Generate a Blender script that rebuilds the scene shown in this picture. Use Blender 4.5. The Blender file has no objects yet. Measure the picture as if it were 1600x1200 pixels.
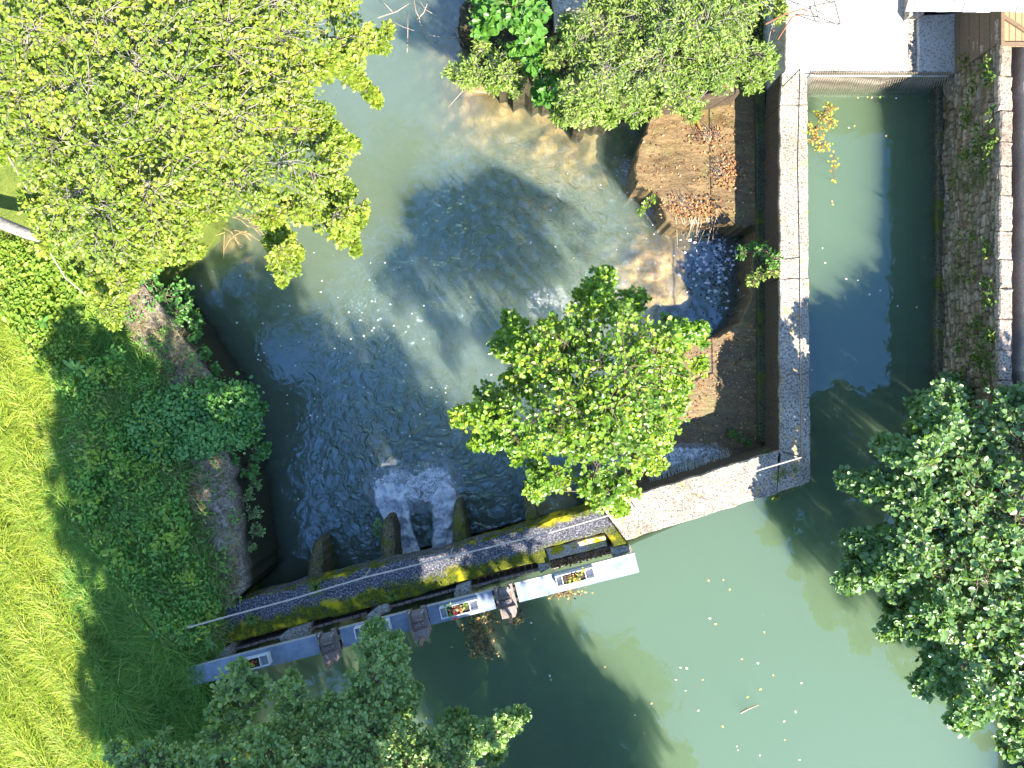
import bpy, bmesh, math, random
import numpy as np
from mathutils import Vector, noise as mnoise

random.seed(7)
RNG = np.random.default_rng(11)
SC = bpy.context.scene
COL = SC.collection
R = math.radians

# ------------------------------------------------------------------ camera, sky, sun, exposure
H = 14.0                      # drone height above the upper pond (m)
F = 1143.0                    # focal length in photo pixels (1600 wide)
cam_d = bpy.data.cameras.new("drone_camera")
cam = bpy.data.objects.new("drone_camera", cam_d)
COL.objects.link(cam)
cam.location = (0, 0, H)
cam.rotation_euler = (0, 0, 0)
cam_d.sensor_width = 36
cam_d.lens = 36 * F / 1600
cam_d.clip_start = 0.1
cam_d.clip_end = 600
SC.camera = cam

SUN_DIR = Vector((0.58, -0.83, 1.0)).normalized()      # towards the sun
EL = math.asin(SUN_DIR.z)
world = bpy.data.worlds.new("World")
SC.world = world
world.use_nodes = True
wnt = world.node_tree
sky = wnt.nodes.new("ShaderNodeTexSky")
sky.sky_type = 'NISHITA'
sky.sun_disc = False
sky.sun_elevation = EL
sky.dust_density = 0.05
sky.ozone_density = 4.0
sky.sun_rotation = math.atan2(SUN_DIR.x, SUN_DIR.y)
wnt.links.new(sky.outputs[0], wnt.nodes["Background"].inputs[0])
wnt.nodes["Background"].inputs[1].default_value = 0.135
sun_d = bpy.data.lights.new("sun", 'SUN')
sun_d.energy = 5.0
sun_d.angle = R(0.5)
sun_d.color = (1.0, 0.935, 0.81)
sun = bpy.data.objects.new("sun", sun_d)
COL.objects.link(sun)
sun.rotation_euler = SUN_DIR.to_track_quat('Z', 'Y').to_euler()
SC.view_settings.view_transform = 'Standard'
SC.view_settings.look = 'None'
SC.view_settings.exposure = 2.05
SC.view_settings.gamma = 1.0
cy = SC.cycles
cy.max_bounces = 10
cy.diffuse_bounces = 3
cy.glossy_bounces = 2
cy.transmission_bounces = 4
cy.volume_bounces = 4
cy.transparent_max_bounces = 12
cy.caustics_reflective = False
cy.caustics_refractive = False
cy.use_denoising = True

# ------------------------------------------------------------------ geometry helpers
def P(px, py, z=0.0):
    """photo position seen on the level z -> real place on that level (metres)"""
    s = (H - z) / F
    return Vector(((px - 800) * s, -(py - 600) * s, z))

def PX(poly, z):
    return [tuple(P(x, y, z))[:2] for x, y in poly]

def link(o, parent=None):
    COL.objects.link(o)
    if parent:
        o.parent = parent
    return o

def tag(o, label=None, cat=None, group=None, kind=None):
    if label: o["label"] = label
    if cat: o["category"] = cat
    if group: o["group"] = group
    if kind: o["kind"] = kind
    return o

def empty(name, loc=(0, 0, 0), rz=0.0):
    o = bpy.data.objects.new(name, None)
    o.location = loc
    o.rotation_euler = (0, 0, rz)
    o.empty_display_size = 0.1
    return link(o)

class MB:
    def __init__(s):
        s.v, s.f, s.mi = [], [], []
    def add(s, vs, fs, mi=0):
        o = len(s.v)
        s.v += [tuple(v) for v in vs]
        s.f += [tuple(i + o for i in f) for f in fs]
        s.mi += [mi] * len(fs)
        return s
    def box(s, c, size, rz=0.0, rx=0.0, ry=0.0, mi=0, taper=1.0):
        hx, hy, hz = size[0] / 2, size[1] / 2, size[2] / 2
        from mathutils import Euler
        m = Euler((rx, ry, rz)).to_matrix()
        vs = []
        for z in (-hz, hz):
            t = taper if z > 0 else 1.0
            for x, y in ((-hx, -hy), (hx, -hy), (hx, hy), (-hx, hy)):
                vs.append(m @ Vector((x * t, y * t, z)) + Vector(c))
        return s.add(vs, [(3, 2, 1, 0), (4, 5, 6, 7), (0, 1, 5, 4), (1, 2, 6, 5), (2, 3, 7, 6), (3, 0, 4, 7)], mi)
    def prism(s, poly, z0, z1, mi=0):
        n = len(poly)
        a = sum(poly[i][0] * poly[(i + 1) % n][1] - poly[(i + 1) % n][0] * poly[i][1] for i in range(n))
        if a < 0: poly = poly[::-1]
        vs = [(x, y, z0) for x, y in poly] + [(x, y, z1) for x, y in poly]
        fs = [tuple(range(n - 1, -1, -1)), tuple(range(n, 2 * n))]
        fs += [(i, (i + 1) % n, n + (i + 1) % n, n + i) for i in range(n)]
        return s.add(vs, fs, mi)
    def tube(s, pts, r, n=6, mi=0, cap=True):
        pts = [Vector(p) for p in pts]
        rs = r if isinstance(r, (list, tuple)) else [r] * len(pts)
        vs = []
        ref = Vector((0.31, 0.17, 0.93))
        for i, p in enumerate(pts):
            d = (pts[min(i + 1, len(pts) - 1)] - pts[max(i - 1, 0)]).normalized()
            a = d.cross(ref)
            if a.length < 1e-3: a = d.cross(Vector((1, 0, 0)))
            a.normalize(); b = d.cross(a)
            for k in range(n):
                t = 2 * math.pi * k / n
                vs.append(p + (a * math.cos(t) + b * math.sin(t)) * rs[i])
        fs = []
        for i in range(len(pts) - 1):
            for k in range(n):
                fs.append((i * n + k, i * n + (k + 1) % n, (i + 1) * n + (k + 1) % n, (i + 1) * n + k))
        if cap:
            fs.append(tuple(range(n - 1, -1, -1)))
            fs.append(tuple((len(pts) - 1) * n + k for k in range(n)))
        return s.add(vs, fs, mi)
    def slab(s, poly, z0, z1, jit=0.012, step=0.12, ch=0.015, seed=0, mi=0):
        """worn slab: outline resampled and jittered, top edge chamfered"""
        n = len(poly)
        a = sum(poly[i][0] * poly[(i + 1) % n][1] - poly[(i + 1) % n][0] * poly[i][1] for i in range(n))
        if a < 0: poly = poly[::-1]
        pts = []
        for i in range(n):
            p, q = Vector(poly[i]), Vector(poly[(i + 1) % n])
            k = max(1, int((q - p).length / step))
            nv = Vector(((q - p).y, -(q - p).x)).normalized()
            for j in range(k):
                c = p.lerp(q, j / k)
                d = mnoise.noise((c.x * 3.1 + seed, c.y * 3.1, seed * 1.7)) + 0.6 * mnoise.noise((c.x * 11 + seed, c.y * 11, 3.3))
                if j: c = c + nv * d * jit * 1.6
                pts.append((c, nv))
        m = len(pts)
        rings = [[], [], []]
        for c, nv in pts:
            e = ch * (1 + 0.9 * mnoise.noise((c.x * 9, c.y * 9, 5.1 + seed)))
            i = c - nv * e
            rings[0].append((c.x, c.y, z0)); rings[1].append((c.x, c.y, z1 - e)); rings[2].append((i.x, i.y, z1))
        vs = rings[0] + rings[1] + rings[2]
        fs = [tuple(range(m - 1, -1, -1)), tuple(range(2 * m, 3 * m))]
        for b in (0, m):
            fs += [(b + i, b + (i + 1) % m, b + m + (i + 1) % m, b + m + i) for i in range(m)]
        return s.add(vs, fs, mi)
    def build(s, name, mat, parent=None, smooth=False, bevel=0.0):
        me = bpy.data.meshes.new(name)
        me.from_pydata(s.v, [], s.f)
        for m in (mat if isinstance(mat, (list, tuple)) else [mat]): me.materials.append(m)
        if any(s.mi): me.polygons.foreach_set("material_index", s.mi)
        if smooth: me.polygons.foreach_set("use_smooth", [True] * len(me.polygons))
        me.update()
        o = bpy.data.objects.new(name, me)
        if bevel:
            b = o.modifiers.new("bevel", 'BEVEL'); b.width = bevel; b.segments = 2; b.limit_method = 'ANGLE'
        return link(o, parent)

def np_mesh(name, verts, quads, mat, parent=None, rnd=None, smooth=False, attrs=None):
    me = bpy.data.meshes.new(name)
    nv, nq = len(verts), len(quads)
    k = quads.shape[1]
    me.vertices.add(nv); me.loops.add(nq * k); me.polygons.add(nq)
    me.vertices.foreach_set("co", verts.astype(np.float32).ravel())
    me.loops.foreach_set("vertex_index", quads.astype(np.int32).ravel())
    me.polygons.foreach_set("loop_start", np.arange(0, nq * k, k, dtype=np.int32))
    me.polygons.foreach_set("loop_total", np.full(nq, k, dtype=np.int32))
    if smooth: me.polygons.foreach_set("use_smooth", np.ones(nq, dtype=bool))
    me.update(calc_edges=True)
    if rnd is not None:
        at = me.attributes.new("rnd", 'FLOAT', 'FACE'); at.data.foreach_set("value", rnd.astype(np.float32))
    for kx, vx in (attrs or {}).items():
        at = me.attributes.new(kx, 'FLOAT', 'POINT'); at.data.foreach_set("value", vx.astype(np.float32))
    me.materials.append(mat)
    o = bpy.data.objects.new(name, me)
    return link(o, parent)

def copy_tree(o, parent=None):
    c = o.copy(); COL.objects.link(c)
    if parent: c.parent = parent
    for ch in list(o.children): copy_tree(ch, c)
    return c

def unit(a):
    return a / np.maximum(np.linalg.norm(a, axis=1, keepdims=True), 1e-6)

def leaf_arrays(pos, axis, nrm, L, W, fold=0.22, rnd=None):
    """every leaf: two quads folded along the midrib"""
    axis = unit(axis); side = unit(np.cross(nrm, axis)); up = np.cross(axis, side)
    L = L[:, None]; W = W[:, None]
    f = fold * W
    v = np.stack([pos,
                  pos + axis * L * .30 + side * W * .46 + up * f,
                  pos + axis * L * .74 + side * W * .40 + up * f * .8,
                  pos + axis * L - up * f * .3,
                  pos + axis * L * .74 - side * W * .40 + up * f * .8,
                  pos + axis * L * .30 - side * W * .46 + up * f], axis=1).reshape(-1, 3)
    b = np.arange(len(pos))[:, None] * 6
    q = np.concatenate([b + np.array([[0, 5, 4, 3]]), b + np.array([[0, 3, 2, 1]])], axis=1).reshape(-1, 4)
    r = np.repeat(RNG.random(len(pos)) if rnd is None else rnd, 2)
    return v, q, r

def stick_arrays(A, B, C, ra, rb):
    """bent three-sided sticks A->B->C, radius ra to rb"""
    d = unit(C - A)
    u = unit(np.cross(d, np.array([[0.3, 0.2, 0.93]]))); w = np.cross(d, u)
    out = []
    for pt, r in ((A, ra), (B, (ra + rb) / 2), (C, rb)):
        for k in range(3):
            t = 2 * math.pi * k / 3
            out.append(pt + (u * math.cos(t) + w * math.sin(t)) * (r[:, None] if isinstance(r, np.ndarray) else r))
    v = np.stack(out, axis=1).reshape(-1, 3)
    b = np.arange(len(A))[:, None] * 9
    fs = []
    for i in range(2):
        for k in range(3):
            fs.append([i * 3 + k, i * 3 + (k + 1) % 3, i * 3 + 3 + (k + 1) % 3, i * 3 + 3 + k])
    q = (b[:, :, None] + np.array(fs)[None]).reshape(-1, 4) if False else np.concatenate([b + np.array([f]) for f in fs], axis=1).reshape(-1, 4)
    return v, q

def inside(poly, X, Y):
    c = np.zeros(X.shape, bool)
    n = len(poly)
    for i in range(n):
        x0, y0 = poly[i]; x1, y1 = poly[(i + 1) % n]
        m = (y0 > Y) != (y1 > Y)
        c ^= m & (X < (x1 - x0) * (Y - y0) / ((y1 - y0) or 1e-9) + x0)
    return c

def edge_dist(poly, X, Y):
    d = np.full(X.shape, 1e9)
    n = len(poly)
    for i in range(n):
        x0, y0 = poly[i]; x1, y1 = poly[(i + 1) % n]
        dx, dy = x1 - x0, y1 - y0
        t = np.clip(((X - x0) * dx + (Y - y0) * dy) / (dx * dx + dy * dy + 1e-9), 0, 1)
        d = np.minimum(d, np.hypot(X - x0 - t * dx, Y - y0 - t * dy))
    return d

def scatter(poly, n, minedge=0.0):
    xs = [p[0] for p in poly]; ys = [p[1] for p in poly]
    out = np.zeros((0, 2))
    for _ in range(60):
        X = RNG.uniform(min(xs), max(xs), n * 2); Y = RNG.uniform(min(ys), max(ys), n * 2)
        k = inside(poly, X, Y)
        if minedge: k &= edge_dist(poly, X, Y) > minedge
        out = np.vstack([out, np.stack([X[k], Y[k]], 1)])
        if len(out) >= n: break
    return out[:n]

# ------------------------------------------------------------------ material helpers
class NT:
    def __init__(s, name):
        s.m = bpy.data.materials.new(name); s.m.use_nodes = True
        s.t = s.m.node_tree; s.t.nodes.clear()
        s.out = s.t.nodes.new("ShaderNodeOutputMaterial")
        s.tc = None
    def n(s, typ, ins=None, **kw):
        nd = s.t.nodes.new(typ)
        for k, v in kw.items(): setattr(nd, k, v)
        for k, v in (ins or {}).items():
            if isinstance(v, bpy.types.NodeSocket): s.t.links.new(v, nd.inputs[k])
            else: nd.inputs[k].default_value = v
        return nd
    def co(s):
        if not s.tc: s.tc = s.n("ShaderNodeTexCoord")
        return s.tc.outputs["Object"]
    def map(s, scale=(1, 1, 1), rot=(0, 0, 0), loc=(0, 0, 0)):
        return s.n("ShaderNodeMapping", {"Vector": s.co(), "Scale": scale, "Rotation": rot, "Location": loc}).outputs[0]
    def noise(s, scale, detail=4, rough=.55, vec=None, dist=0.0):
        return s.n("ShaderNodeTexNoise", {"Vector": vec or s.co(), "Scale": scale, "Detail": detail, "Roughness": rough, "Distortion": dist}).outputs["Fac"]
    def voro(s, scale, vec=None, feature='F1', out="Distance", rnd=1.0):
        return s.n("ShaderNodeTexVoronoi", {"Vector": vec or s.co(), "Scale": scale, "Randomness": rnd}, feature=feature).outputs[out]
    def ramp(s, fac, stops, interp='LINEAR'):
        nd = s.n("ShaderNodeValToRGB", {"Fac": fac})
        nd.color_ramp.interpolation = interp
        el = nd.color_ramp.elements
        while len(el) < len(stops): el.new(0.5)
        for e, (p, c) in zip(el, stops):
            e.position = p
            e.color = (c, c, c, 1) if isinstance(c, (int, float)) else (*c, 1)
        return nd.outputs[0]
    def mix(s, fac, a, b, mode='MIX'):
        nd = s.n("ShaderNodeMixRGB", {"Fac": fac}, blend_type=mode)
        for k, v in ((1, a), (2, b)):
            if isinstance(v, bpy.types.NodeSocket): s.t.links.new(v, nd.inputs[k])
            else: nd.inputs[k].default_value = (*v, 1) if len(v) == 3 else v
        return nd.outputs[0]
    def math(s, op, a, b=0.0):
        return s.n("ShaderNodeMath", {0: a, 1: b}, operation=op).outputs[0]
    def attr(s, name):
        return s.n("ShaderNodeAttribute", attribute_name=name).outputs["Fac"]
    def bump(s, h, strength=.5, dist=.02):
        return s.n("ShaderNodeBump", {"Height": h, "Strength": strength, "Distance": dist}).outputs[0]
    def pbr(s, col, rough=.8, normal=None, spec=.3, metal=0.0):
        nd = s.n("ShaderNodeBsdfPrincipled", {"Roughness": rough, "Metallic": metal, "Specular IOR Level": spec})
        if isinstance(col, bpy.types.NodeSocket): s.t.links.new(col, nd.inputs["Base Color"])
        else: nd.inputs["Base Color"].default_value = (*col, 1)
        if normal: s.t.links.new(normal, nd.inputs["Normal"])
        return nd.outputs[0]
    def end(s, surf=None, vol=None):
        if surf: s.t.links.new(surf, s.out.inputs["Surface"])
        if vol: s.t.links.new(vol, s.out.inputs["Volume"])
        return s.m

def leaf_mat(name, stops, trans=.35, rough=.45, spec=.4, tcol=None):
    t = NT(name)
    c = t.ramp(t.attr("rnd"), stops)
    p = t.pbr(c, rough, spec=spec)
    tr = t.n("ShaderNodeBsdfTranslucent", {"Color": t.mix(1.0, c, tcol or (1.5, 1.6, .5), 'MULTIPLY')})
    return t.end(t.n("ShaderNodeMixShader", {0: trans, 1: p, 2: tr.outputs[0]}).outputs[0])

def concrete_mat(name, light, mid, dark, speck=.5, orange=0.0, moss=0.0, bumps=.6, stain_shade=None):
    t = NT(name)
    big = t.noise(1.3, 5, .6)
    c = t.ramp(big, [(.32, mid), (.62, light)])
    fine = t.noise(26, 5, .7)
    c = t.mix(t.ramp(fine, [(.50 - .1 * speck, 0.0), (.66 - .08 * speck, 1.0)]), c, dark)
    pit = t.voro(19)
    c = t.mix(t.ramp(pit, [(.06, .8), (.16, 0.0)]), c, dark)
    ck = t.voro(.42, t.n("ShaderNodeMixRGB", {0: .12, 1: t.co(), 2: t.n("ShaderNodeTexNoise", {"Vector": t.co(), "Scale": 4.0, "Detail": 4}).outputs["Color"]}).outputs[0], 'DISTANCE_TO_EDGE')
    c = t.mix(t.math('MULTIPLY', t.ramp(ck, [(.002, .7), (.006, 0.0)]), t.ramp(t.noise(1.6, 3), [(.48, 0.0), (.56, 1.0)])), c, dark)
    st_ = t.ramp(t.noise(.9, 6, .75), [(.52, 0.0), (.68, .55)])
    c = t.mix(st_, c, dark)
    if orange:
        o = t.math('MULTIPLY', t.ramp(t.noise(3.3, 4, .65), [(.56, 0.0), (.66, 1.0)]), t.ramp(t.noise(31, 2), [(.45, 0.0), (.6, orange)]))
        c = t.mix(o, c, (.55, .30, .05))
    if moss:
        o = t.ramp(t.noise(2.4, 5, .7), [(.62 - .2 * moss, 0.0), (.72 - .2 * moss, 1.0)])
        c = t.mix(o, c, t.ramp(fine, [(.3, (.03, .045, .006)), (.7, (.14, .15, .015))]))
    if stain_shade is not None:                       # brown staining plus painted-in shade on faces below the top
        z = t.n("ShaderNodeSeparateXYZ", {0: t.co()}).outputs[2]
        z = t.math('ADD', t.math('SUBTRACT', z, stain_shade), t.math('MULTIPLY', t.math('SUBTRACT', t.noise(4, 4, .7), .5), .12))
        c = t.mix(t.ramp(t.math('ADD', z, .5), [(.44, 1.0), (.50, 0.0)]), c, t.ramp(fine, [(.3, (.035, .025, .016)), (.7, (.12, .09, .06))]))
    h = t.math('ADD', t.math('MULTIPLY', fine, .6), t.math('MULTIPLY', t.noise(70, 3), .4))
    return t.end(t.pbr(c, .9, t.bump(h, bumps, .02), .2))

def bank_mat():
    """old concrete, the shade on its face painted in as black towards the water"""
    t = NT("shade_painted_concrete")
    c = t.ramp(t.noise(1.3, 5, .6), [(.32, (.17, .13, .095)), (.62, (.32, .26, .20))])
    fine = t.noise(26, 5, .7)
    c = t.mix(t.ramp(fine, [(.44, 0.0), (.60, 1.0)]), c, (.07, .06, .055))
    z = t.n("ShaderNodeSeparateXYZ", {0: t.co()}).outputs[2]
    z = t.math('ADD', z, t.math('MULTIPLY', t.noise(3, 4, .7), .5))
    c = t.mix(t.ramp(t.math('ADD', z, .5), [(.72, 1.0), (1.0, 0.0)]), c, t.ramp(fine, [(.3, (.012, .013, .006)), (.7, (.045, .042, .02))]))  # near-black tone stands for the shade lying on the wall's face
    return t.end(t.pbr(c, .9, t.bump(fine, .8, .03), .2))

def bark_mat(name, a, b):
    t = NT(name)
    n = t.noise(9, 5, .7, t.map((1, 1, .3)))
    return t.end(t.pbr(t.ramp(n, [(.3, a), (.7, b)]), .9, t.bump(n, .7, .02), .2))

def plain(name, col, rough=.6, metal=0.0, var=.35, scale=14, bump=.2, spec=.4):
    t = NT(name)
    n = t.noise(scale, 5, .65)
    d = tuple(x * (1 - var) for x in col); l = tuple(min(1, x * (1 + var)) for x in col)
    return t.end(t.pbr(t.ramp(n, [(.3, d), (.7, l)]), rough, t.bump(n, bump, .01), spec, metal))

def wood_mat(name, a, b, sc=(1, 1, 1)):
    t = NT(name)
    v = t.map(sc)
    n = t.noise(6, 6, .7, v, .6)
    f = t.noise(45, 3, .6, v)
    c = t.mix(.45, t.ramp(n, [(.3, a), (.7, b)]), t.ramp(f, [(.35, a), (.65, b)]))
    return t.end(t.pbr(c, .8, t.bump(f, .4, .01), .25))

# ---- water
def water_mat(name, dens, scol, acol, adens, ripple_scale, ripple, ior=1.6, rough=.02, streak=None):
    t = NT(name)
    w = t.n("ShaderNodeTexNoise", {"Vector": t.map((1, 1, 1)), "Scale": ripple_scale, "Detail": 4, "Roughness": .55, "Distortion": .8}).outputs["Fac"]
    if streak:                                  # ripples only where the current is lively
        tot = None
        for (x, y, r, a) in streak:
            dd = t.n("ShaderNodeVectorMath", {0: t.co(), 1: (x, y, -1.5)}, operation='DISTANCE').outputs["Value"]
            k = t.ramp(t.math('DIVIDE', dd, r), [(.25, a), (1.0, 0.03)], 'EASE')
            tot = k if tot is None else t.math('MAXIMUM', tot, k)
        w = t.math('MULTIPLY', w, tot)
    nrm = t.bump(w, 1.0, ripple)
    fc = t.n("ShaderNodeLayerWeight", {"Blend": .5, "Normal": nrm}).outputs["Facing"]
    fr = t.math('ADD', t.math('MULTIPLY', t.math('POWER', fc, 3.0), .85), ior)
    gl = t.n("ShaderNodeBsdfGlossy", {"Color": (.52, .78, 1, 1), "Roughness": rough, "Normal": nrm}).outputs[0]
    tr = t.n("ShaderNodeBsdfTransparent", {"Color": (1, 1, 1, 1)}).outputs[0]
    s = t.n("ShaderNodeMixShader", {0: fr, 1: tr, 2: gl}).outputs[0]
    sc = t.n("ShaderNodeVolumeScatter", {"Color": (*scol, 1), "Density": dens, "Anisotropy": 0.0}).outputs[0]
    ab = t.n("ShaderNodeVolumeAbsorption", {"Color": (*acol, 1), "Density": adens}).outputs[0]
    return t.end(s, t.n("ShaderNodeAddShader", {0: sc, 1: ab}).outputs[0])

# ------------------------------------------------------------------ materials
M_CONC = concrete_mat("pale_lichen_concrete", (.48, .42, .34), (.28, .24, .19), (.075, .06, .05), .5, .95, stain_shade=.30)
M_PLAT = concrete_mat("bright_concrete", (.56, .52, .46), (.46, .42, .36), (.16, .13, .10), .05, .0)
M_BEAM = concrete_mat("mossy_dark_concrete", (.22, .22, .25), (.10, .10, .11), (.03, .03, .03), .9, .0, .0)
M_PIER = concrete_mat("wet_pier_concrete", (.17, .14, .08), (.09, .08, .045), (.03, .03, .02), .6, 0, .5)
M_BRACK = concrete_mat("dry_pier_concrete", (.40, .37, .32), (.27, .24, .20), (.09, .08, .06), .5, .2)
M_OLDWALL = concrete_mat("old_grey_concrete", (.34, .30, .30), (.22, .19, .18), (.07, .06, .055), .8, .0, .12)
def steel_mat():
    t = NT("blue_grey_painted_steel")
    a = t.noise(3.5, 6, .75); b = t.noise(40, 3, .7)
    c = t.ramp(a, [(.35, (.15, .19, .26)), (.6, (.23, .28, .36)), (.72, (.30, .32, .36))])
    c = t.mix(t.ramp(b, [(.60, 0.0), (.72, .6)]), c, (.10, .08, .07))
    c = t.mix(t.ramp(t.noise(7, 4, .8), [(.64, 0.0), (.72, .7)]), c, (.20, .11, .06))
    return t.end(t.pbr(c, t.ramp(a, [(.3, .28), (.7, .5)]), t.bump(b, .15, .004), .5, .35))
M_STEEL = steel_mat()
M_STEEL_EDGE = plain("worn_steel_edge", (.42, .40, .36), .5, .2, .3, 30, .2)
M_PLANTER = plain("pale_plastic_planter", (.55, .56, .58), .5, 0, .12, 20, .1)
M_SOIL = plain("dark_planter_soil", (.045, .03, .022), .95, 0, .6, 60, .8)
M_TIMBER = wood_mat("dark_weathered_timber", (.09, .068, .06), (.30, .24, .21), (1, 1, 1))
M_STEM = wood_mat("pale_brown_timber", (.14, .09, .06), (.30, .21, .15), (6, 6, .6))
M_IRON = plain("dark_rusty_iron", (.055, .04, .035), .7, .3, .4, 40, .4)
M_RUST = plain("rust_brown_iron", (.20, .085, .045), .85, 0, .4, 40, .4)
M_RAIL = plain("grey_painted_rail", (.36, .32, .29), .5, .2, .3, 30, .2)
M_BLACK = plain("black_painted_iron", (.03, .03, .032), .5, .2, .3, 30, .2)
M_FENCE = wood_mat("weathered_fence_board", (.10, .065, .04), (.22, .155, .095), (.35, 5, 5))
M_GATEW = wood_mat("golden_brown_board", (.22, .14, .075), (.38, .26, .15), (4, .6, 4))
M_BARK = bark_mat("grey_bark", (.12, .10, .085), (.36, .32, .28))
M_TWIG = plain("pale_grey_twig", (.22, .185, .16), .8, 0, .3, 20, .1)
M_TWIG_D = plain("brown_twig", (.16, .115, .075), .8, 0, .3, 20, .1)
M_DRIFT = plain("bleached_driftwood", (.36, .28, .21), .8, 0, .3, 20, .1)

def earth_mat():
    t = NT("dark_bank_earth")
    n = t.noise(7, 6, .7)
    return t.end(t.pbr(t.ramp(n, [(.35, (.025, .022, .012)), (.7, (.09, .075, .04))]), .95, t.bump(n, .8, .05), .2))
M_EARTH = earth_mat()

def turf_mat():
    t = NT("meadow_turf")
    n = t.noise(2.5, 6, .7)
    f = t.noise(40, 4, .7)
    c = t.mix(.5, t.ramp(n, [(.35, (.07, .11, .018)), (.7, (.18, .21, .035))]), t.ramp(f, [(.35, (.05, .08, .012)), (.7, (.20, .23, .05))]))
    return t.end(t.pbr(c, .95, t.bump(f, .8, .03), .15))
M_TURF = turf_mat()

def bed_mat():
    t = NT("river_bed_cobbles")
    v = t.n("ShaderNodeTexVoronoi", {"Vector": t.map((1, 1.35, .4), (0, 0, .35)), "Scale": 3.1, "Randomness": 1.0}, feature='SMOOTH_F1')
    v2 = t.voro(1.3)
    n = t.noise(5, 6, .7, None, 1.2)
    c = t.ramp(n, [(.28, (.12, .075, .022)), (.5, (.34, .23, .085)), (.72, (.55, .42, .21))])
    c = t.mix(t.ramp(v.outputs["Distance"], [(.34, 0.0), (.6, .75)]), c, (.045, .032, .012))
    c = t.mix(t.ramp(v2, [(.1, .3), (.4, 0.0)]), c, (.42, .36, .20))
    h = t.math('SUBTRACT', 1.0, v.outputs["Distance"])
    return t.end(t.pbr(c, .9, t.bump(h, 1.0, .12), .2))
M_BED = bed_mat()

def silt_mat():
    t = NT("pale_pond_silt")
    n = t.noise(.7, 4, .6)
    return t.end(t.pbr(t.ramp(n, [(.3, (.30, .38, .28)), (.7, (.36, .44, .33))]), .95))
M_SILT = silt_mat()

def apron_mat():
    t = NT("wet_brown_weir_slab")
    v = t.map((.5, 2.2, 1), (0, 0, .12))
    n = t.noise(2.2, 6, .7, v, .8)
    f = t.noise(16, 5, .7, t.map((.6, 1.3, 1), (0, 0, .5)))
    c = t.ramp(n, [(.3, (.06, .035, .012)), (.5, (.14, .084, .028)), (.68, (.25, .165, .072))])
    c = t.mix(t.ramp(f, [(.48, 0.0), (.70, .85)]), c, (.035, .022, .010))
    g = t.ramp(t.noise(1.6, 4, .7), [(.52, 0.0), (.66, .55)])
    c = t.mix(g, c, (.13, .12, .03))
    sp = t.ramp(t.noise(48, 3, .6), [(.62, 0.0), (.72, .7)])
    c = t.mix(sp, c, (.48, .42, .36))
    return t.end(t.pbr(c, t.ramp(n, [(.35, .35), (.65, .8)]), t.bump(f, .6, .03), .5))
M_APRON = apron_mat()

def foam_mat(name, scale, lo, hi, col=(.90, .93, .97), stretch=(1, 1, 1), rot=0.0):
    """white water: bubbles with clear gaps, thinning to the patch's rim"""
    t = NT(name)
    v = t.map(stretch, (0, 0, rot))
    n = t.n("ShaderNodeTexNoise", {"Vector": v, "Scale": scale, "Detail": 8, "Roughness": .72, "Distortion": 1.4}).outputs["Fac"]
    n2 = t.n("ShaderNodeTexNoise", {"Vector": v, "Scale": scale * 2.6, "Detail": 6, "Roughness": .7, "Distortion": 2.2}).outputs["Fac"]
    rid = t.math('ABSOLUTE', t.math('SUBTRACT', n2, .5))
    web = t.ramp(rid, [(0.0, 1.0), (.055, 0.0)])
    mixn = t.math('ADD', t.math('MULTIPLY', n, .55), t.math('MULTIPLY', n2, .45))
    body = t.ramp(t.math('ADD', mixn, t.math('MULTIPLY', t.attr("dense"), .45)), [(lo, 0.0), (hi, 1.0)])
    fac = t.math('MULTIPLY', t.math('MAXIMUM', body, t.math('MULTIPLY', web, .5)), t.ramp(t.attr("dense"), [(.02, 0.0), (.35, 1.0)]))
    n = mixn
    col = t.ramp(n, [(.38, tuple(x * .5 for x in col)), (.48, tuple(x * .85 for x in col)), (.58, col)])
    p = t.pbr(col, .6, t.bump(n, 1.0, .12), .3)
    tr = t.n("ShaderNodeBsdfTransparent").outputs[0]
    return t.end(t.n("ShaderNodeMixShader", {0: fac, 1: tr, 2: p}).outputs[0])
M_FOAM = foam_mat("churning_white_water", 4.2, .52, .80, stretch=(1.5, .8, 1))
M_FOAM2 = foam_mat("broken_foam", 5.0, .84, 1.02)
M_SPLASH = foam_mat("silver_splash", 16.0, .90, 1.08, (.86, .84, .90))

# ------------------------------------------------------------------ water, ground, banks
ZP = -1.5                                            # lower pool level
def wpoly(poly, z=.35): return PX(poly, z)

base = MB(); base.prism([(-150, -150), (150, -150), (150, 150), (-150, 150)], -4.4, -3.9)
tag(base.build("ground", M_EARTH), kind="structure")

POND = wpoly([(1244, 92), (1508, 92), (1512, 640), (1900, 1300), (1900, 2300), (150, 2300), (285, 1046), (640, 962), (868, 884), (985, 852), (1243, 742)], 0)
POOLW = wpoly([(1218, -900), (1218, 716), (950, 806), (340, 972), (60, 972), (60, -900)], .35)
M_POND = water_mat("murky_green_pond_water", 1.9, (.385, .515, .345), (.385, .515, .345), 1.9, 1.4, .007, .07)
M_POOL = water_mat("blue_green_pool_water", 1.2, (.46, .565, .44), (.46, .565, .44), 1.2, 4.2, .36, .14, .03,
                   [(.2, 2.9, 3.2, .9), (-1.6, -1.6, 3.6, .7), (-1.9, 1.2, 3.0, .5), (2.2, 1.5, 2.4, .4)])
w = MB(); w.prism(POND, -1.3, 0.0); tag(w.build("pond_water", M_POND), kind="structure")
w = MB(); w.prism(POOLW, -3.6, ZP); tag(w.build("river_water", M_POOL), kind="structure")
w = MB(); w.prism(POND, -1.9, -1.0); tag(w.build("pond_bed", M_SILT), kind="structure")

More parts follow.
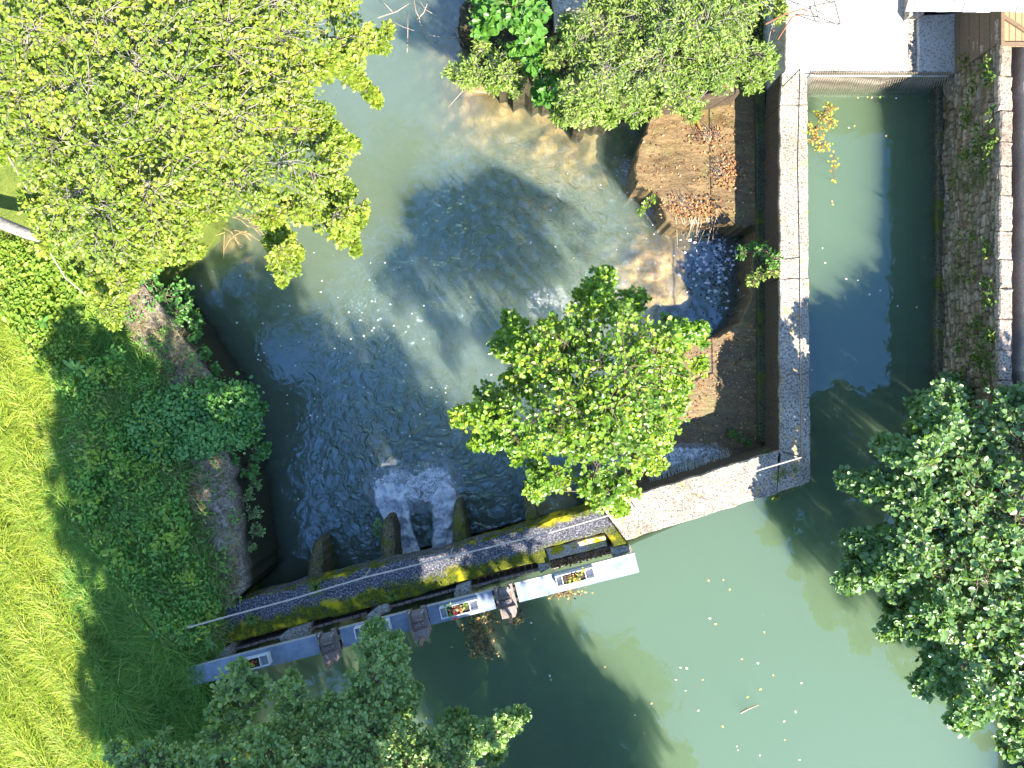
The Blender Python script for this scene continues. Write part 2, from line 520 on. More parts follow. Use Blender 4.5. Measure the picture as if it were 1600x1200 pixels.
def bed_height(x, y):
    """river bed: deep scour hole below the sluice, shallow cobbles upstream and by the weir"""
    px = x * F / (H - ZP) + 800; py = 600 - y * F / (H - ZP)
    z = np.full(x.shape, -3.1)
    sh = np.clip((px - 585 - 0.10 * np.clip(py, 0, 400)) / 130, 0, 1) * np.clip((350 - py) / 200, 0, 1)
    z = z + sh * 1.53
    d = np.hypot((px - 1045) / 120, (py - 425) / 115)
    z = np.maximum(z, -1.57 - 1.2 * np.clip(d - .45, 0, 1.2))
    z = z - 1.4 * np.clip(1.25 - np.hypot((px - 1138) / 52, (py - 430) / 85), 0, .8)
    d = np.hypot((px - 345) / 60, (py - 375) / 55)
    z = np.maximum(z, -1.68 - 1.1 * np.clip(d - .3, 0, 1.3))
    d = np.hypot((px - 900) / 140, (py - 215) / 70)
    z = np.maximum(z, -1.74 - .9 * np.clip(d - .4, 0, 1.5))
    return z
gx, gy = np.meshgrid(np.arange(-10.5, 6.2, .07), np.arange(-4.3, 13, .07))
bz = bed_height(gx, gy)
nz = np.array([[mnoise.noise((x * 2.1, y * 2.1, 1.0)) * .09 + mnoise.noise((x * 6.1, y * 5.1, 4.0)) * .035 for x, y in zip(r1, r2)] for r1, r2 in zip(gx[::1], gy[::1])])
bz = np.minimum(bz + nz, -1.53 + nz * .5)
nyy, nxx = gx.shape
ii = np.arange(nyy * nxx).reshape(nyy, nxx)
tag(np_mesh("river_bed", np.stack([gx.ravel(), gy.ravel(), bz.ravel()], 1),
            np.stack([ii[:-1, :-1].ravel(), ii[:-1, 1:].ravel(), ii[1:, 1:].ravel(), ii[1:, :-1].ravel()], 1), M_BED, smooth=True), kind="structure")

# left meadow
LEFT = wpoly([(-2600, 2600), (-2600, -2600), (330, -2600), (330, 0), (330, 200), (285, 330), (225, 395), (180, 450), (210, 520), (255, 590), (290, 650), (305, 740), (318, 800), (338, 880), (352, 960), (350, 1010), (330, 1040), (345, 1100), (380, 1200), (300, 1500), (300, 2600)], .4)
m = MB(); m.slab(LEFT, -3.95, .36, .05, .4, .05, 3)
tag(m.build("meadow_ground", M_TURF), kind="structure")
# far bank under the willow
TOP = wpoly([(745, -2600), (742, -40), (716, 20), (735, 90), (790, 130), (850, 150), (905, 195), (970, 170), (1015, 150), (1050, 130), (1216, 120), (1216, -2600)], -.6)
m = MB(); m.slab(TOP, -3.96, -.7, .16, .09, .10, 9)
tag(m.build("upper_bank", M_EARTH), kind="structure")
# right terrace behind the stone wall, and the pond's right bank
RIGHT = wpoly([(1566, -2600), (1566, 640), (1640, 760), (1700, 1000), (1740, 1300), (1760, 2600), (4200, 2600), (4200, -2600)], 1.5)
m = MB(); m.slab(RIGHT, -3.94, 1.52, .02, .4, .03, 5)
M_PATH = concrete_mat("grey_gravel", (.50, .46, .42), (.36, .33, .30), (.12, .11, .10), .6)
tag(m.build("terrace_ground", M_PATH), kind="structure")
BOT = wpoly([(4200, 2600), (1500, 2600), (1560, 2000), (1640, 1300), (1600, 1000), (1530, 760), (1497, 640), (1580, 630), (1700, 1000), (1760, 2600)], .4)
m = MB(); m.slab(BOT, -3.93, .42, .06, .3, .05, 6)
tag(m.build("right_bank", M_EARTH), kind="structure")

# ------------------------------------------------------------------ walls and slabs
# long divider wall
root = empty("concrete_wall", P(1241, 420, .35))
tag(root, "long narrow pale concrete wall between the green channel and the brown weir", "wall")
def child(mb, name, mat, parent, **kw):
    """mesh built in world places, put under a thing without moving it"""
    o = mb.build(name, mat, parent, **kw)
    o.matrix_parent_inverse = parent.matrix_basis.inverted() if parent.parent is None else (parent.parent.matrix_basis @ parent.matrix_parent_inverse @ parent.matrix_basis).inverted()
    return o
bpy.context.view_layer.update()
for k_, q_ in enumerate(([(1222, 113), (1261, 112), (1262, 162.5), (1219, 163.5)], [(1219, 164.5), (1262, 163.5), (1263.5, 434), (1218.3, 435)], [(1218.3, 436), (1263.5, 435), (1267, 752), (1215, 770.5), (1219.5, 705)])):
    m = MB(); m.slab(wpoly(q_), -2.6, .35 - .004 * (k_ % 2), .014, .09, .012, 2 + k_)
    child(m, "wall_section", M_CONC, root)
m = MB(); m.slab(wpoly([(1180, 140), (1193, 140), (1197, 690), (1184, 690)], -.56), -1.4, -.47, .006, .1, .012, 8)
M_KERB = concrete_mat("green_wet_kerb", (.10, .10, .05), (.06, .06, .03), (.02, .02, .015), .5, 0, .5)
child(m, "footing_kerb", M_KERB, root)

root = empty("diagonal_wall", P(1080, 780, .35))
tag(root, "pale speckled concrete wall running diagonally beside the small green tree", "wall")
bpy.context.view_layer.update()
m = MB(); m.slab(wpoly([(936, 789), (980, 777), (1135, 728.5), (1219.2, 703), (1214.5, 771), (1080, 813), (979, 844.5)]), -2.6, .342, .014, .09, .02, 4)
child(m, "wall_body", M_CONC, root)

# old bank wall on the left
root = empty("bank_wall", P(310, 680, .25))
tag(root, "crumbling grey concrete wall along the overgrown left bank", "wall")
bpy.context.view_layer.update()
BW = [(150, 395), (215, 440), (257, 490), (303, 555), (328, 600), (342, 680), (362, 740), (372, 820), (380, 925), (352, 952), (330, 880), (308, 800), (296, 740), (282, 650), (245, 590), (198, 520), (165, 445)]
m = MB(); m.slab(wpoly(BW, .44), -3.2, .44, .05, .12, .05, 12)
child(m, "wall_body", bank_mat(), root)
def rough_top(poly, z, amp, name, mat, root, res=.05, seed=0.0):
    """broken, lumpy surface lying on a wall"""
    xs = [p[0] for p in poly]; ys = [p[1] for p in poly]
    X, Y = np.meshgrid(np.arange(min(xs), max(xs), res), np.arange(min(ys), max(ys), res))
    ins = inside(poly, X, Y); d = np.clip(edge_dist(poly, X, Y) / .22, 0, 1)
    N = np.array([[mnoise.fractal((x * 1.9 + seed, y * 1.9, 2), .8, 2.1, 5) + .7 * abs(mnoise.noise((x * 6, y * 6, 8 + seed))) for x, y in zip(a, b)] for a, b in zip(X, Y)])
    Z = z - .05 + d * (.05 + amp * N)
    ny, nx_ = X.shape; ix = np.arange(ny * nx_).reshape(ny, nx_)
    q = np.stack([ix[:-1, :-1].ravel(), ix[:-1, 1:].ravel(), ix[1:, 1:].ravel(), ix[1:, :-1].ravel()], 1)
    o = np_mesh(name, np.stack([X.ravel(), Y.ravel(), Z.ravel()], 1), q[ins.ravel()[q].all(1)], mat, root)
    o.matrix_parent_inverse = root.matrix_basis.inverted()
t = NT("broken_bank_rubble")
f_ = t.noise(14, 6, .75); g_ = t.noise(1.7, 4, .7)
c_ = t.ramp(f_, [(.34, (.05, .036, .022)), (.5, (.20, .155, .115)), (.66, (.36, .31, .27))])
c_ = t.mix(t.ramp(g_, [(.50, 0.0), (.60, .8)]), c_, (.10, .068, .03))
c_ = t.mix(t.ramp(t.noise(3.1, 5, .75), [(.56, 0.0), (.66, .75)]), c_, (.055, .07, .015))
rough_top(wpoly(BW, .44), .47, .13, "rubble_top", t.end(t.pbr(c_, .95, t.bump(f_, .9, .04), .15)), root)

# bright platform at the top right
root = empty("mill_platform", P(1350, 50, .5))
tag(root, "bright sunlit concrete platform above the trash rack", "platform")
bpy.context.view_layer.update()
m = MB(); m.slab(wpoly([(1226, -500), (1420, -500), (1420, 112), (1263, 110), (1228, 110)], .5), -2.2, .5, .01, .15, .02, 6)
child(m, "main_slab", M_PLAT, root)
m = MB(); m.slab(wpoly([(1420.6, 26), (1433, 26), (1433, 113), (1420.6, 113)], .5), -2.2, .47, .004, .15, .01, 6)
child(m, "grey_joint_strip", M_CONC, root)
m = MB(); m.slab(wpoly([(1433.6, 25), (1491, 22), (1492, 113), (1433.6, 113)], .5), -2.2, .53, .008, .15, .015, 7)
child(m, "end_slab", M_PLAT, root)
m = MB(); m.slab(wpoly([(1421, -300), (1445, -300), (1445, 21), (1421, 25)], .7), -2.0, .7, .01, .15, .015, 7)
child(m, "upstand", M_CONC, root)

# weir apron: upper slab with a bay, lower slab
root = empty("weir_apron", P(1090, 250, -.6))
tag(root, "brown wet weir slab littered with dead leaves below the long wall", "weir")
bpy.context.view_layer.update()
za = -.62
def ripple_slab(mb, poly, z, amp=.02, seed=0, z0=-3.0, step=.07):
    mb.slab(poly, z0, z - .015, .04, .08, .05, seed)
APA = [(1047, 150), (1020, 182), (1003, 215), (991, 262), (994, 292), (1018, 296), (1034, 310), (1040, 345), (1060, 356), (1084, 350), (1112, 346), (1150, 350), (1186, 356), (1216, 356), (1216, 120), (1050, 130)]
m = MB(); m.slab(wpoly(APA, za), -3.1, za, .05, .06, .03, 21)
child(m, "upper_slab", M_APRON, root)
APB = [(1183, 356.5), (1216, 356.5), (1216, 705), (1130, 726), (1000, 760), (1005, 700), (1040, 640), (1062, 560), (1078, 527), (1122, 527), (1158, 503), (1174, 462), (1176, 410)]
m = MB(); m.slab(wpoly(APB, za - .012), -3.12, za - .012, .035, .06, .03, 22)
child(m, "lower_slab", M_APRON, root)
# overflow lip at the foot of the diagonal wall, with its ribbed sheet of water
zl = -.38
m = MB(); m.slab(wpoly([(1022, 760), (1036, 748), (1142, 722), (1180, 712), (1190, 720), (1020, 775)], zl), -.9, zl, .01, .08, .02, 23)
child(m, "overflow_lip", M_KERB, root)

# ------------------------------------------------------------------ sluice: beam, piers, gates
# local frame along the walkway
A0 = P(287, 1046, .5); A1 = P(993, 868, .5)
DW = (A1 - A0).normalized(); DW.z = 0; DW.normalize()
NW = Vector((-DW.y, DW.x, 0))                      # towards the lower pool
ANG = math.atan2(DW.y, DW.x)

def beam_mat():
    t = NT("moss_striped_concrete")
    v = t.map((1, 1, 1), (0, 0, -ANG))
    sep = t.n("ShaderNodeSeparateXYZ", {0: v})
    c0 = P(650, 890, .35); yc = -math.sin(ANG) * c0.x + math.cos(ANG) * c0.y
    y = t.math('SUBTRACT', sep.outputs[1], yc)
    n = t.noise(2.2, 5, .7); f = t.noise(30, 5, .75); g = t.noise(8, 4, .7)
    yy = t.math('ADD', y, t.math('MULTIPLY', t.math('SUBTRACT', n, .5), .55))
    col = t.ramp(f, [(.36, (.012, .012, .013)), (.52, (.085, .085, .10)), (.66, (.30, .29, .32))])
    low = t.ramp(yy, [(0.0, 1.0), (1.0, 0.0)])
    lowm = t.ramp(t.math('MULTIPLY', t.math('ADD', yy, .5), 1.0), [(.26, 1.0), (.40, 0.0)])
    him = t.ramp(t.math('ADD', yy, .5), [(.70, 0.0), (.76, 1.0)])
    mf = t.math('ADD', t.math('MULTIPLY', f, .5), t.math('MULTIPLY', g, .5))
    moss = t.ramp(mf, [(.36, (.014, .020, .003)), (.52, (.075, .085, .008)), (.66, (.20, .19, .012))])
    yel = t.mix(t.ramp(t.noise(1.9, 3, .6, t.map((1, 1, 1), (0, 0, 0), (4.2, 1, 0))), [(.56, 0.0), (.66, .85)]), moss, (.45, .34, .012))
    m = t.math('MAXIMUM', lowm, him)
    m = t.math('MULTIPLY', m, t.ramp(g, [(.28, .35), (.44, 1.0)]))
    col = t.mix(m, col, yel)
    h = t.math('ADD', t.math('MULTIPLY', f, .6), t.math('MULTIPLY', m, .5))
    return t.end(t.pbr(col, .95, t.bump(h, .9, .03), .15))
M_MOSSBEAM = beam_mat()

root = empty("sluice_beam", P(650, 890, .35))
tag(root, "dark mossy concrete beam carrying a thin rail across the sluice openings", "beam")
m = MB(); m.slab(wpoly([(349, 946), (480, 911), (592, 883), (680, 866), (771, 839), (934.5, 790), (976.5, 845), (984, 852), (960, 858), (945, 833), (850, 858), (858, 879), (834, 881), (704, 915), (615, 941), (480, 974), (353, 1008)]), -.25, .338, .02, .08, .03, 31)
child(m, "concrete_beam", M_MOSSBEAM, root)
M_SUNMOSS = concrete_mat("yellow_moss_concrete", (.50, .46, .40), (.36, .33, .29), (.14, .12, .10), .9, 0, 0)
t_ = MB(); t_.slab(wpoly([(851, 858), (944, 835), (950, 853), (858, 876.5)], .2), -.4, .2, .012, .06, .02, 33)
def yellow_moss_mat():
    t = NT("yellow_moss_on_concrete")
    f = t.noise(30, 5, .75)
    c = t.ramp(f, [(.36, (.12, .10, .08)), (.5, (.42, .36, .30)), (.66, (.62, .56, .48))])
    k = t.ramp(t.noise(4.2, 4, .7), [(.50, 0.0), (.60, 1.0)])
    return t.end(t.pbr(t.mix(k, c, t.ramp(f, [(.35, (.16, .13, .008)), (.6, (.48, .40, .012))])), .95, t.bump(f, .8, .03), .15))
child(t_, "yellow_moss_step", yellow_moss_mat(), root)
t_ = MB(); t_.slab(wpoly([(858.5, 877.5), (950.5, 854), (955, 866), (862, 890)], .02), -.5, .02, .012, .06, .02, 34)
child(t_, "leaf_littered_ledge", M_BRACK, root)

def pier(nose, base, brk, w, label):
    """rounded cutwater downstream, pale shoulder up to the walkway"""
    zt = -.42
    root = empty("sluice_pier", P(*base, zt))
    tag(root, label, "pier", "mossy piers of the sluice")
    n = P(*nose, zt); b = P(*base, zt)
    d = (b - n); d.z = 0; L = d.length; d.normalize(); s = Vector((-d.y, d.x, 0))
    m = MB(); poly = []
    for k in range(7):
        a = math.pi * k / 6
        poly.append(n + d * (.10 * (1 - math.sin(a))) + s * (w * .30 * math.cos(a)))
    poly += [n + d * (L * .5) - s * w * .44, b + d * .5 - s * w * .52, b + d * .5 + s * w * .52, n + d * (L * .5) + s * w * .44]
    m.slab([(p.x, p.y) for p in poly], -3.6, zt, .015, .06, .05, int(nose[0]))
    # lower the nose: cutwater slopes to the water
    vs = []
    for (x, y, z) in m.v:
        if z > -1:
            tt = ((Vector((x, y, 0)) - Vector((n.x, n.y, 0))).dot(d)) / L
            z = z - .42 * max(0, 1 - tt) ** 1.3
        vs.append((x, y, z))
    m.v = vs
    child(m, "cutwater", M_PIER, root, smooth=False)
    if brk:
        m = MB(); m.slab(wpoly(brk, .30), -2.0, .30, .012, .07, .02, int(nose[0]) + 1)
        child(m, "shoulder", M_BRACK, root)
pier((487, 852), (491, 915), [(435, 996), (458, 978), (486, 972), (480, 996), (440, 1008)], .32, "mossy sluice pier nearest the overgrown bank")
pier((600, 814), (606, 884), [(571, 965), (592, 944), (607, 941), (609, 956), (575, 972)], .31, "mossy sluice pier left of the white water, green plant at its nose")
pier((712, 790), (720, 853), [(709, 929), (713, 915), (734, 908), (736, 926), (712, 936)], .30, "mossy sluice pier right of the white water")
pier((825, 762), (834, 822), [(842, 890), (840, 882), (856, 878), (859, 888), (845, 896)], .32, "mossy sluice pier half under the small tree")
root = empty("abutment", P(330, 1022, .33)); tag(root, "stone end block between the grass and the end of the steel walkway", "abutment")
m = MB(); m.slab(wpoly([(296, 1044), (322, 1020), (357, 1009), (361, 1026), (300, 1062)], .33), -2.0, .33, .015, .07, .03, 41)
child(m, "stone_block", M_BRACK, root)
root = empty("abutment", P(972, 864, .36)); tag(root, "tan stone end block under the bright end of the steel walkway", "abutment")
m = MB(); m.slab(wpoly([(955, 856), (983, 850), (990, 862), (958, 872)], .33), -2.0, .33, .01, .07, .02, 42)
child(m, "stone_block", M_BRACK, root)

def gate(a, b, ztop, label):
    """boarded sluice gate standing upstream of the beam"""
    p = P(*a, ztop); q = P(*b, ztop)
    d = (q - p); L = d.length; d.normalize()
    root = empty("sluice_gate", (p + q) / 2); tag(root, label, "sluice gate", "boarded gates under the walkway")
    m = MB(); n = max(3, int(L / .13))
    for i in range(n):
        c = p + d * (L * (i + .5) / n)
        m.box((c.x, c.y, ztop - 1.2 + .02 * math.sin(i * 7.7)), (L / n - .014, .05, 2.4), math.atan2(d.y, d.x))
    child(m, "gate_boards", M_TIMBER, root)
    m = MB(); c = (p + q) / 2
    m.box((c.x - NW.x * .05, c.y - NW.y * .05, ztop - .25), (L, .045, .12), math.atan2(d.y, d.x))
    child(m, "crossbar", M_IRON, root)
gate((368, 1014), (440, 994), .12, "boarded sluice gate beside the overgrown bank")
gate((484, 982), (574, 958), .12, "boarded sluice gate second from the bank")
gate((609, 948), (712, 921), .2, "boarded sluice gate behind the white water, its board tops showing")
gate((736, 917), (843, 889), .12, "boarded sluice gate beside the leaf littered ledge")

# ------------------------------------------------------------------ walkway of steel plates
root = empty("steel_walkway", (A0 + A1) / 2)
tag(root, "narrow blue grey steel walkway along the sluice with planters on it", "walkway")
WLEN = (P(999, 890, .5) - P(295, 1074, .5)).length
E0 = P(291, 1060, .5); wid = .345
def walk_pt(px):
    """point on the walkway centre line at photo column px"""
    t = (px - 291) / (995.5 - 291)
    return P(291, 1060, .5).lerp(P(995.5, 879.5, .5), t)
for (xa, xb) in ((291, 498), (533, 640), (670, 772), (808, 995.5)):
    a, b = walk_pt(xa), walk_pt(xb); c = (a + b) / 2; L = (b - a).length - .006
    w_ = wid - .06 * 0
    m = MB(); m.box((c.x, c.y, .492), (L, w_, .012), ANG)
    m.box((c.x - NW.x * (w_ / 2 - .006), c.y - NW.y * (w_ / 2 - .006), .435), (L, .011, .10), ANG)
    nb = max(3, int(L / .38))
    for kb in range(nb):
        for sb in (-1, 1):
            q_ = a.lerp(b, (kb + .5) / nb) + NW * (sb * (w_ / 2 - .03))
            m.tube([(q_.x, q_.y, .498), (q_.x, q_.y, .505)], .010, 6)
    o = child(m, "steel_plate", M_STEEL, root)
    m = MB(); m.box((c.x + NW.x * (w_ / 2 + .012), c.y + NW.y * (w_ / 2 + .012), .47), (L, .022, .075), ANG)
    child(m, "plate_kerb", M_STEEL_EDGE, root)
m = MB()
for s in (-.1, .1):
    a, b = walk_pt(296), walk_pt(990); c = (a + b) / 2
    m.box((c.x + NW.x * s, c.y + NW.y * s, .40), ((b - a).length, .06, .15), ANG)
child(m, "bearer_beam", M_IRON, root)

# ------------------------------------------------------------------ rack winches on the walkway
def make_winch():
    root = empty("sluice_winch")
    m = MB()
    m.box((-.13, .0, .035), (.10, .44, .07)); m.box((.13, .0, .03), (.09, .46, .06))
    m.build("sole_timber", M_TIMBER, root, bevel=.008)
    m = MB(); m.box((0, .02, .075), (.20, .34, .06)); m.build("deck_board", M_TIMBER, root, bevel=.006)
    m = MB()
    m.add([(-.15, -.34, -.05), (.09, -.36, -.05), (.15, -.27, -.05), (.15, -.15, -.05), (-.15, -.15, -.05),
           (-.15, -.34, .17), (.09, -.36, .17), (.15, -.27, .17), (.15, -.15, .17), (-.15, -.15, .17)],
          [(4, 3, 2, 1, 0), (5, 6, 7, 8, 9), (0, 1, 6, 5), (1, 2, 7, 6), (2, 3, 8, 7), (3, 4, 9, 8), (4, 0, 5, 9)])
    m.build("timber_block", M_TIMBER, root, bevel=.008)
    m = MB(); m.box((0.02, -.31, -.1), (.05, .05, 1.25)); m.build("gate_stem", M_STEM, root, bevel=.006)
    m = MB(); m.box((.02, -.02, .17), (.14, .11, .13)); m.build("gear_housing", M_OLDWALL, root, bevel=.012)
    m = MB()
    m.tube([(-.085, -.15, .12), (-.085, -.13, .30), (-.085, .17, .30), (-.085, .19, .12)], .011, 6)
    m.tube([(-.12, .02, .26), (.12, .02, .26)], .015, 8)
    m.build("iron_bracket", M_IRON, root)
    m = MB(); m.tube([(.12, .16, .06), (.12, .16, .22)], .016, 8); m.build("bolt", M_STEEL_EDGE, root)
    m = MB(); m.tube([(-.12, .2, .06), (-.12, .2, .2)], .014, 8); m.build("bolt", M_STEEL_EDGE, root)
    return root
winch0 = make_winch()
WL = ["left winch of the three, a pale stone lump in its iron frame, near the bank",
      "middle winch of the three, dead leaves in its iron frame, behind the leafy branch",
      "right winch of the three, broad dark timbers, over the sunlit debris"]
for i, px in enumerate((515.5, 655, 790)):
    o = winch0 if i == 0 else copy_tree(winch0)
    p = walk_pt(px); o.location = (p.x, p.y, .50); o.rotation_euler = (0, 0, ANG)
    tag(o, WL[i], "winch", "winches on the sluice walkway")

# ------------------------------------------------------------------ planters
def planter(px, py, ln, plants, label, deg=0):
    p = P(px, py, .62)
    root = empty("planter_box", (p.x, p.y, .50), ANG + deg); tag(root, label, "planter", "planter boxes on the walkway")
    l, w_, h = ln, .19, .16
    m = MB(); t = .016
    m.box((0, -w_ / 2, h / 2), (l, t, h)); m.box((0, w_ / 2, h / 2), (l, t, h))
    m.box((-l / 2 + t / 2, 0, h / 2), (t, w_ - t, h)); m.box((l / 2 - t / 2, 0, h / 2), (t, w_ - t, h))
    m.box((0, 0, .012), (l - 2 * t, w_ - t, .02))
    m.build("box_shell", M_PLANTER, root, bevel=.004)
    m = MB()
    m.box((-l * .33, 0, h * .56), (.012, w_ - t, h * .9)); m.build("divider", M_PLANTER, root)
    m = MB(); m.box((l * .27, 0, h * .56), (.012, w_ - t, h * .9)); m.build("divider", M_PLANTER, root)
    m = MB(); m.slab([(-l * .32, -w_ * .43), (l * .26, -w_ * .43), (l * .26, w_ * .43), (-l * .32, w_ * .43)], .03, h * .78, .01, .03, .01, int(px))
    m.build("soil", M_SOIL, root)
    for (x, y, n, kind) in plants:
        N = n
        ax = RNG.normal(size=(N, 3)); ax[:, 2] = np.abs(ax[:, 2]) * .3; ax = unit(ax)
        pos = np.array([[x, y, h * .8]]) + RNG.normal(size=(N, 3)) * np.array([.035, .03, .03]) + np.array([[0, 0, .05]])
        nr = RNG.normal(size=(N, 3)) * .5 + np.array([[0, 0, 1]])
        v, q, r = leaf_arrays(pos, ax, nr, RNG.uniform(.03, .055, N), RNG.uniform(.025, .05, N))
        mt = {"g": M_LF_PLANT, "y": M_LF_YEL, "r": M_PETAL, "d": M_LF_DEAD}[kind]
        np_mesh({"g": "seedling", "y": "yellow_plant", "r": "red_flower", "d": "dead_leaves"}[kind], v, q, mt, root, r)
M_LF_PLANT = leaf_mat("planter_leaf", [(.2, (.10, .20, .02)), (.8, (.22, .32, .04))])
M_LF_YEL = leaf_mat("yellow_planter_leaf", [(.2, (.30, .36, .02)), (.8, (.48, .46, .03))])
M_PETAL = leaf_mat("red_petal", [(.2, (.55, .01, .02)), (.8, (.75, .03, .06))], .2, tcol=(1, 1, 1))
M_LF_DEAD = leaf_mat("dead_brown_leaf", [(.0, (.08, .035, .02)), (.4, (.26, .12, .05)), (.7, (.42, .20, .07)), (1, (.50, .36, .20))], .15, .7, .2, (1, 1, .8))
planter(391, 1037, .72, [(-.02, .05, 12, "y"), (.06, 0, 10, "y"), (.09, .03, 4, "r"), (-.1, -.03, 14, "d"), (.0, -.05, 8, "g")], "pale planter with a red bloom near the leafy branch at the bank end")
planter(582, 983, .66, [(.0, .03, 22, "y"), (.09, 0, 14, "y"), (-.1, 0, 14, "g")], "pale planter of yellow green plants between the left and middle winches")
planter(718, 951, .72, [(-.16, -.04, 10, "g"), (-.08, -.06, 6, "r"), (-.09, .01, 14, "d"), (.12, .05, 10, "g"), (-.2, .12, 8, "g"), (.05, 0, 12, "d")], "pale planter with a red flower between the middle and right winches")
planter(898.5, 901, .72, [(-.1, -.03, 10, "y"), (.05, 0, 14, "g"), (.0, -.04, 12, "y"), (-.02, .02, 20, "d"), (.16, .09, 8, "y")], "pale planter with small green sprouts on the sunlit end of the walkway")

# ------------------------------------------------------------------ hand rails
def railing(name, label, feet, tops, rail_pts, mat, r=.012, ext=None):
    root = empty(name, rail_pts[0]); tag(root, label, "railing")
    m = MB(); m.tube(rail_pts, r, 6); child(m, "rail", mat, root)
    for f_, t_ in zip(feet, tops):
        m = MB(); m.tube([f_, t_], r * .9, 6); child(m, "post", mat, root)
zr = 1.20
railing("hand_railing", "thin dark hand railing along the long pale wall above the channel",
        [P(1222, 136, .3), P(1221.5, 405, .3), P(1222, 706, .3)], [P(1250, 108, zr), P(1249, 402, zr), P(1252.5, 714, zr)],
        [P(1250, 108, zr), P(1246, 250, zr), P(1249, 402, zr), P(1250, 560, zr), P(1252.5, 714, zr)], M_BLACK, .011)
railing("hand_railing", "thin pinkish hand railing over the diagonal wall and the mossy beam",
        [P(983, 780, .3), P(707.5, 856, .3), P(579, 887, .3), P(317, 962, .3)], [P(992, 793, .95), P(702.5, 870, .95), P(570, 902, .95), P(292, 981, .95)],
        [P(1252, 714.5, 1.19), P(1150, 745, 1.1), P(992, 793, .98), P(860, 832, .96), P(702.5, 870, .95), P(570, 902, .95), P(450, 938, .95), P(360, 962, .95), P(292, 981, .93)], M_RAIL, .014)

# ------------------------------------------------------------------ trash rack
root = empty("trash_rack", P(1370, 130, .1)); tag(root, "slanted iron bar rack between the bright platform and the green channel", "trash rack")
m = MB(); n = 58
for i in range(n):
    x = 1268 + (1478 - 1268) * i / (n - 1)
    m.tube([P(x - 7, 152, -.35), P(x + 5, 119, .44), P(x + 6, 113.5, .58)], .012, 4)
o = child(m, "rack_bars", wood_mat("pale_rusty_bar", (.16, .12, .08), (.36, .30, .22)), root)
m = MB(); m.tube([P(1266, 118, .47), P(1480, 118.5, .47)], .018, 6); child(m, "top_rail", M_STEEL_EDGE, root)
m = MB(); m.tube([P(1262, 146, -.25), P(1480, 147, -.25)], .02, 6); child(m, "bottom_rail", M_IRON, root)

# ------------------------------------------------------------------ stone retaining wall on the right
def stone_wall():
    root = empty("stone_wall", P(1474, 380, 0)); tag(root, "rough stone retaining wall with weeds along the right of the channel", "wall")
    y0, y1 = P(0, 640, 0).y, P(0, 92, 0).y
    zs = np.arange(-.9, 1.755, .028); ys = np.arange(y0, y1, .030)
    Y, Z = np.meshgrid(ys, zs)
    X = np.full(Y.shape, 8.235); rn = np.zeros(Y.shape); jt = np.zeros(Y.shape)
    # coursed rubble
    rows = [-.9]
    while rows[-1] < 1.9: rows.append(rows[-1] + random.uniform(.07, .14))
    for k in range(len(rows) - 1):
        cuts = [y0 - .3]
        while cuts[-1] < y1 + .4: cuts.append(cuts[-1] + random.uniform(.11, .30))
        for j in range(len(cuts) - 1):
            m_ = (Z >= rows[k]) & (Z < rows[k + 1]) & (Y >= cuts[j]) & (Y < cuts[j + 1])
            if not m_.any(): continue
            d = np.minimum(np.minimum(Z - rows[k], rows[k + 1] - Z), np.minimum(Y - cuts[j], cuts[j + 1] - Y))[m_]
            out = random.uniform(.0, .05)
            X[m_] -= np.clip(d / .035, 0, 1) ** .6 * (.035 + out)
            rn[m_] = random.random(); jt[m_] = np.clip(d / .03, 0, 1)
    X += np.array([[mnoise.noise((y * 5, z * 5, 1)) * .02 + mnoise.noise((y * 1.1, z * 1.3, 9)) * .05 for y, z in zip(a, b)] for a, b in zip(Y, Z)])
    ny, nx_ = X.shape; ix = np.arange(ny * nx_).reshape(ny, nx_)
    t = NT("rubble_stone")
    r = t.attr("stone"); f = t.noise(18, 5, .7)
    c = t.ramp(r, [(0, (.21, .14, .08)), (.35, (.31, .225, .14)), (.7, (.42, .32, .21)), (1, (.32, .26, .20))])
    c = t.mix(t.ramp(f, [(.4, .0), (.66, .7)]), c, (.06, .045, .03))
    c = t.mix(t.ramp(t.attr("joint"), [(0, .85), (.8, 0)]), c, (.035, .028, .018))
    c = t.mix(t.ramp(t.noise(1.8, 5, .7), [(.5, 0.0), (.66, .75)]), c, (.05, .06, .012))
    mt = t.end(t.pbr(c, .95, t.bump(f, .8, .02), .15))
    o = np_mesh("wall_face", np.stack([X.ravel(), Y.ravel(), Z.ravel()], 1), np.stack([ix[:-1, :-1].ravel(), ix[1:, :-1].ravel(), ix[1:, 1:].ravel(), ix[:-1, 1:].ravel()], 1), mt, root,
                attrs={"stone": rn.ravel(), "joint": jt.ravel()})
    o.matrix_parent_inverse = root.matrix_basis.inverted()
    m = MB(); m.prism([(8.30, y0), (8.36, y0), (8.36, y1), (8.30, y1)], -3, 1.6); child(m, "wall_core", M_EARTH, root)
    # footing ledge just under water line
    m = MB(); m.slab([(8.08, y0), (8.24, y0), (8.24, y1 - .3), (8.08, y1 - .3)], -1.2, .10, .02, .12, .03, 55); child(m, "footing_ledge", M_PIER, root)
    # coping: a row of rough flat stones
    m = MB(); y = y0; k = 0
    while y < y1 + .1:
        L = random.uniform(.35, .62); xo = random.uniform(-.02, .02)
        m.slab([(8.15 + xo, y + .008), (8.365, y + .008), (8.365, y + L - .008), (8.15 + xo, y + L - .008)], 1.66, 1.78 + random.uniform(-.012, .012), .016, .07, .022, 60 + k)
        y += L; k += 1
    child(m, "coping", concrete_mat("pale_coping_stone", (.40, .32, .245), (.27, .21, .155), (.09, .065, .05), .45), root)
stone_wall()
yk0, yk1 = P(0, 636, 1.7).y, P(0, 70, 1.7).y
root = empty("path_kerb", (8.56, (yk0 + yk1) / 2, 1.6)); tag(root, "pale raised kerb line beyond the stone wall's gutter", "kerb")
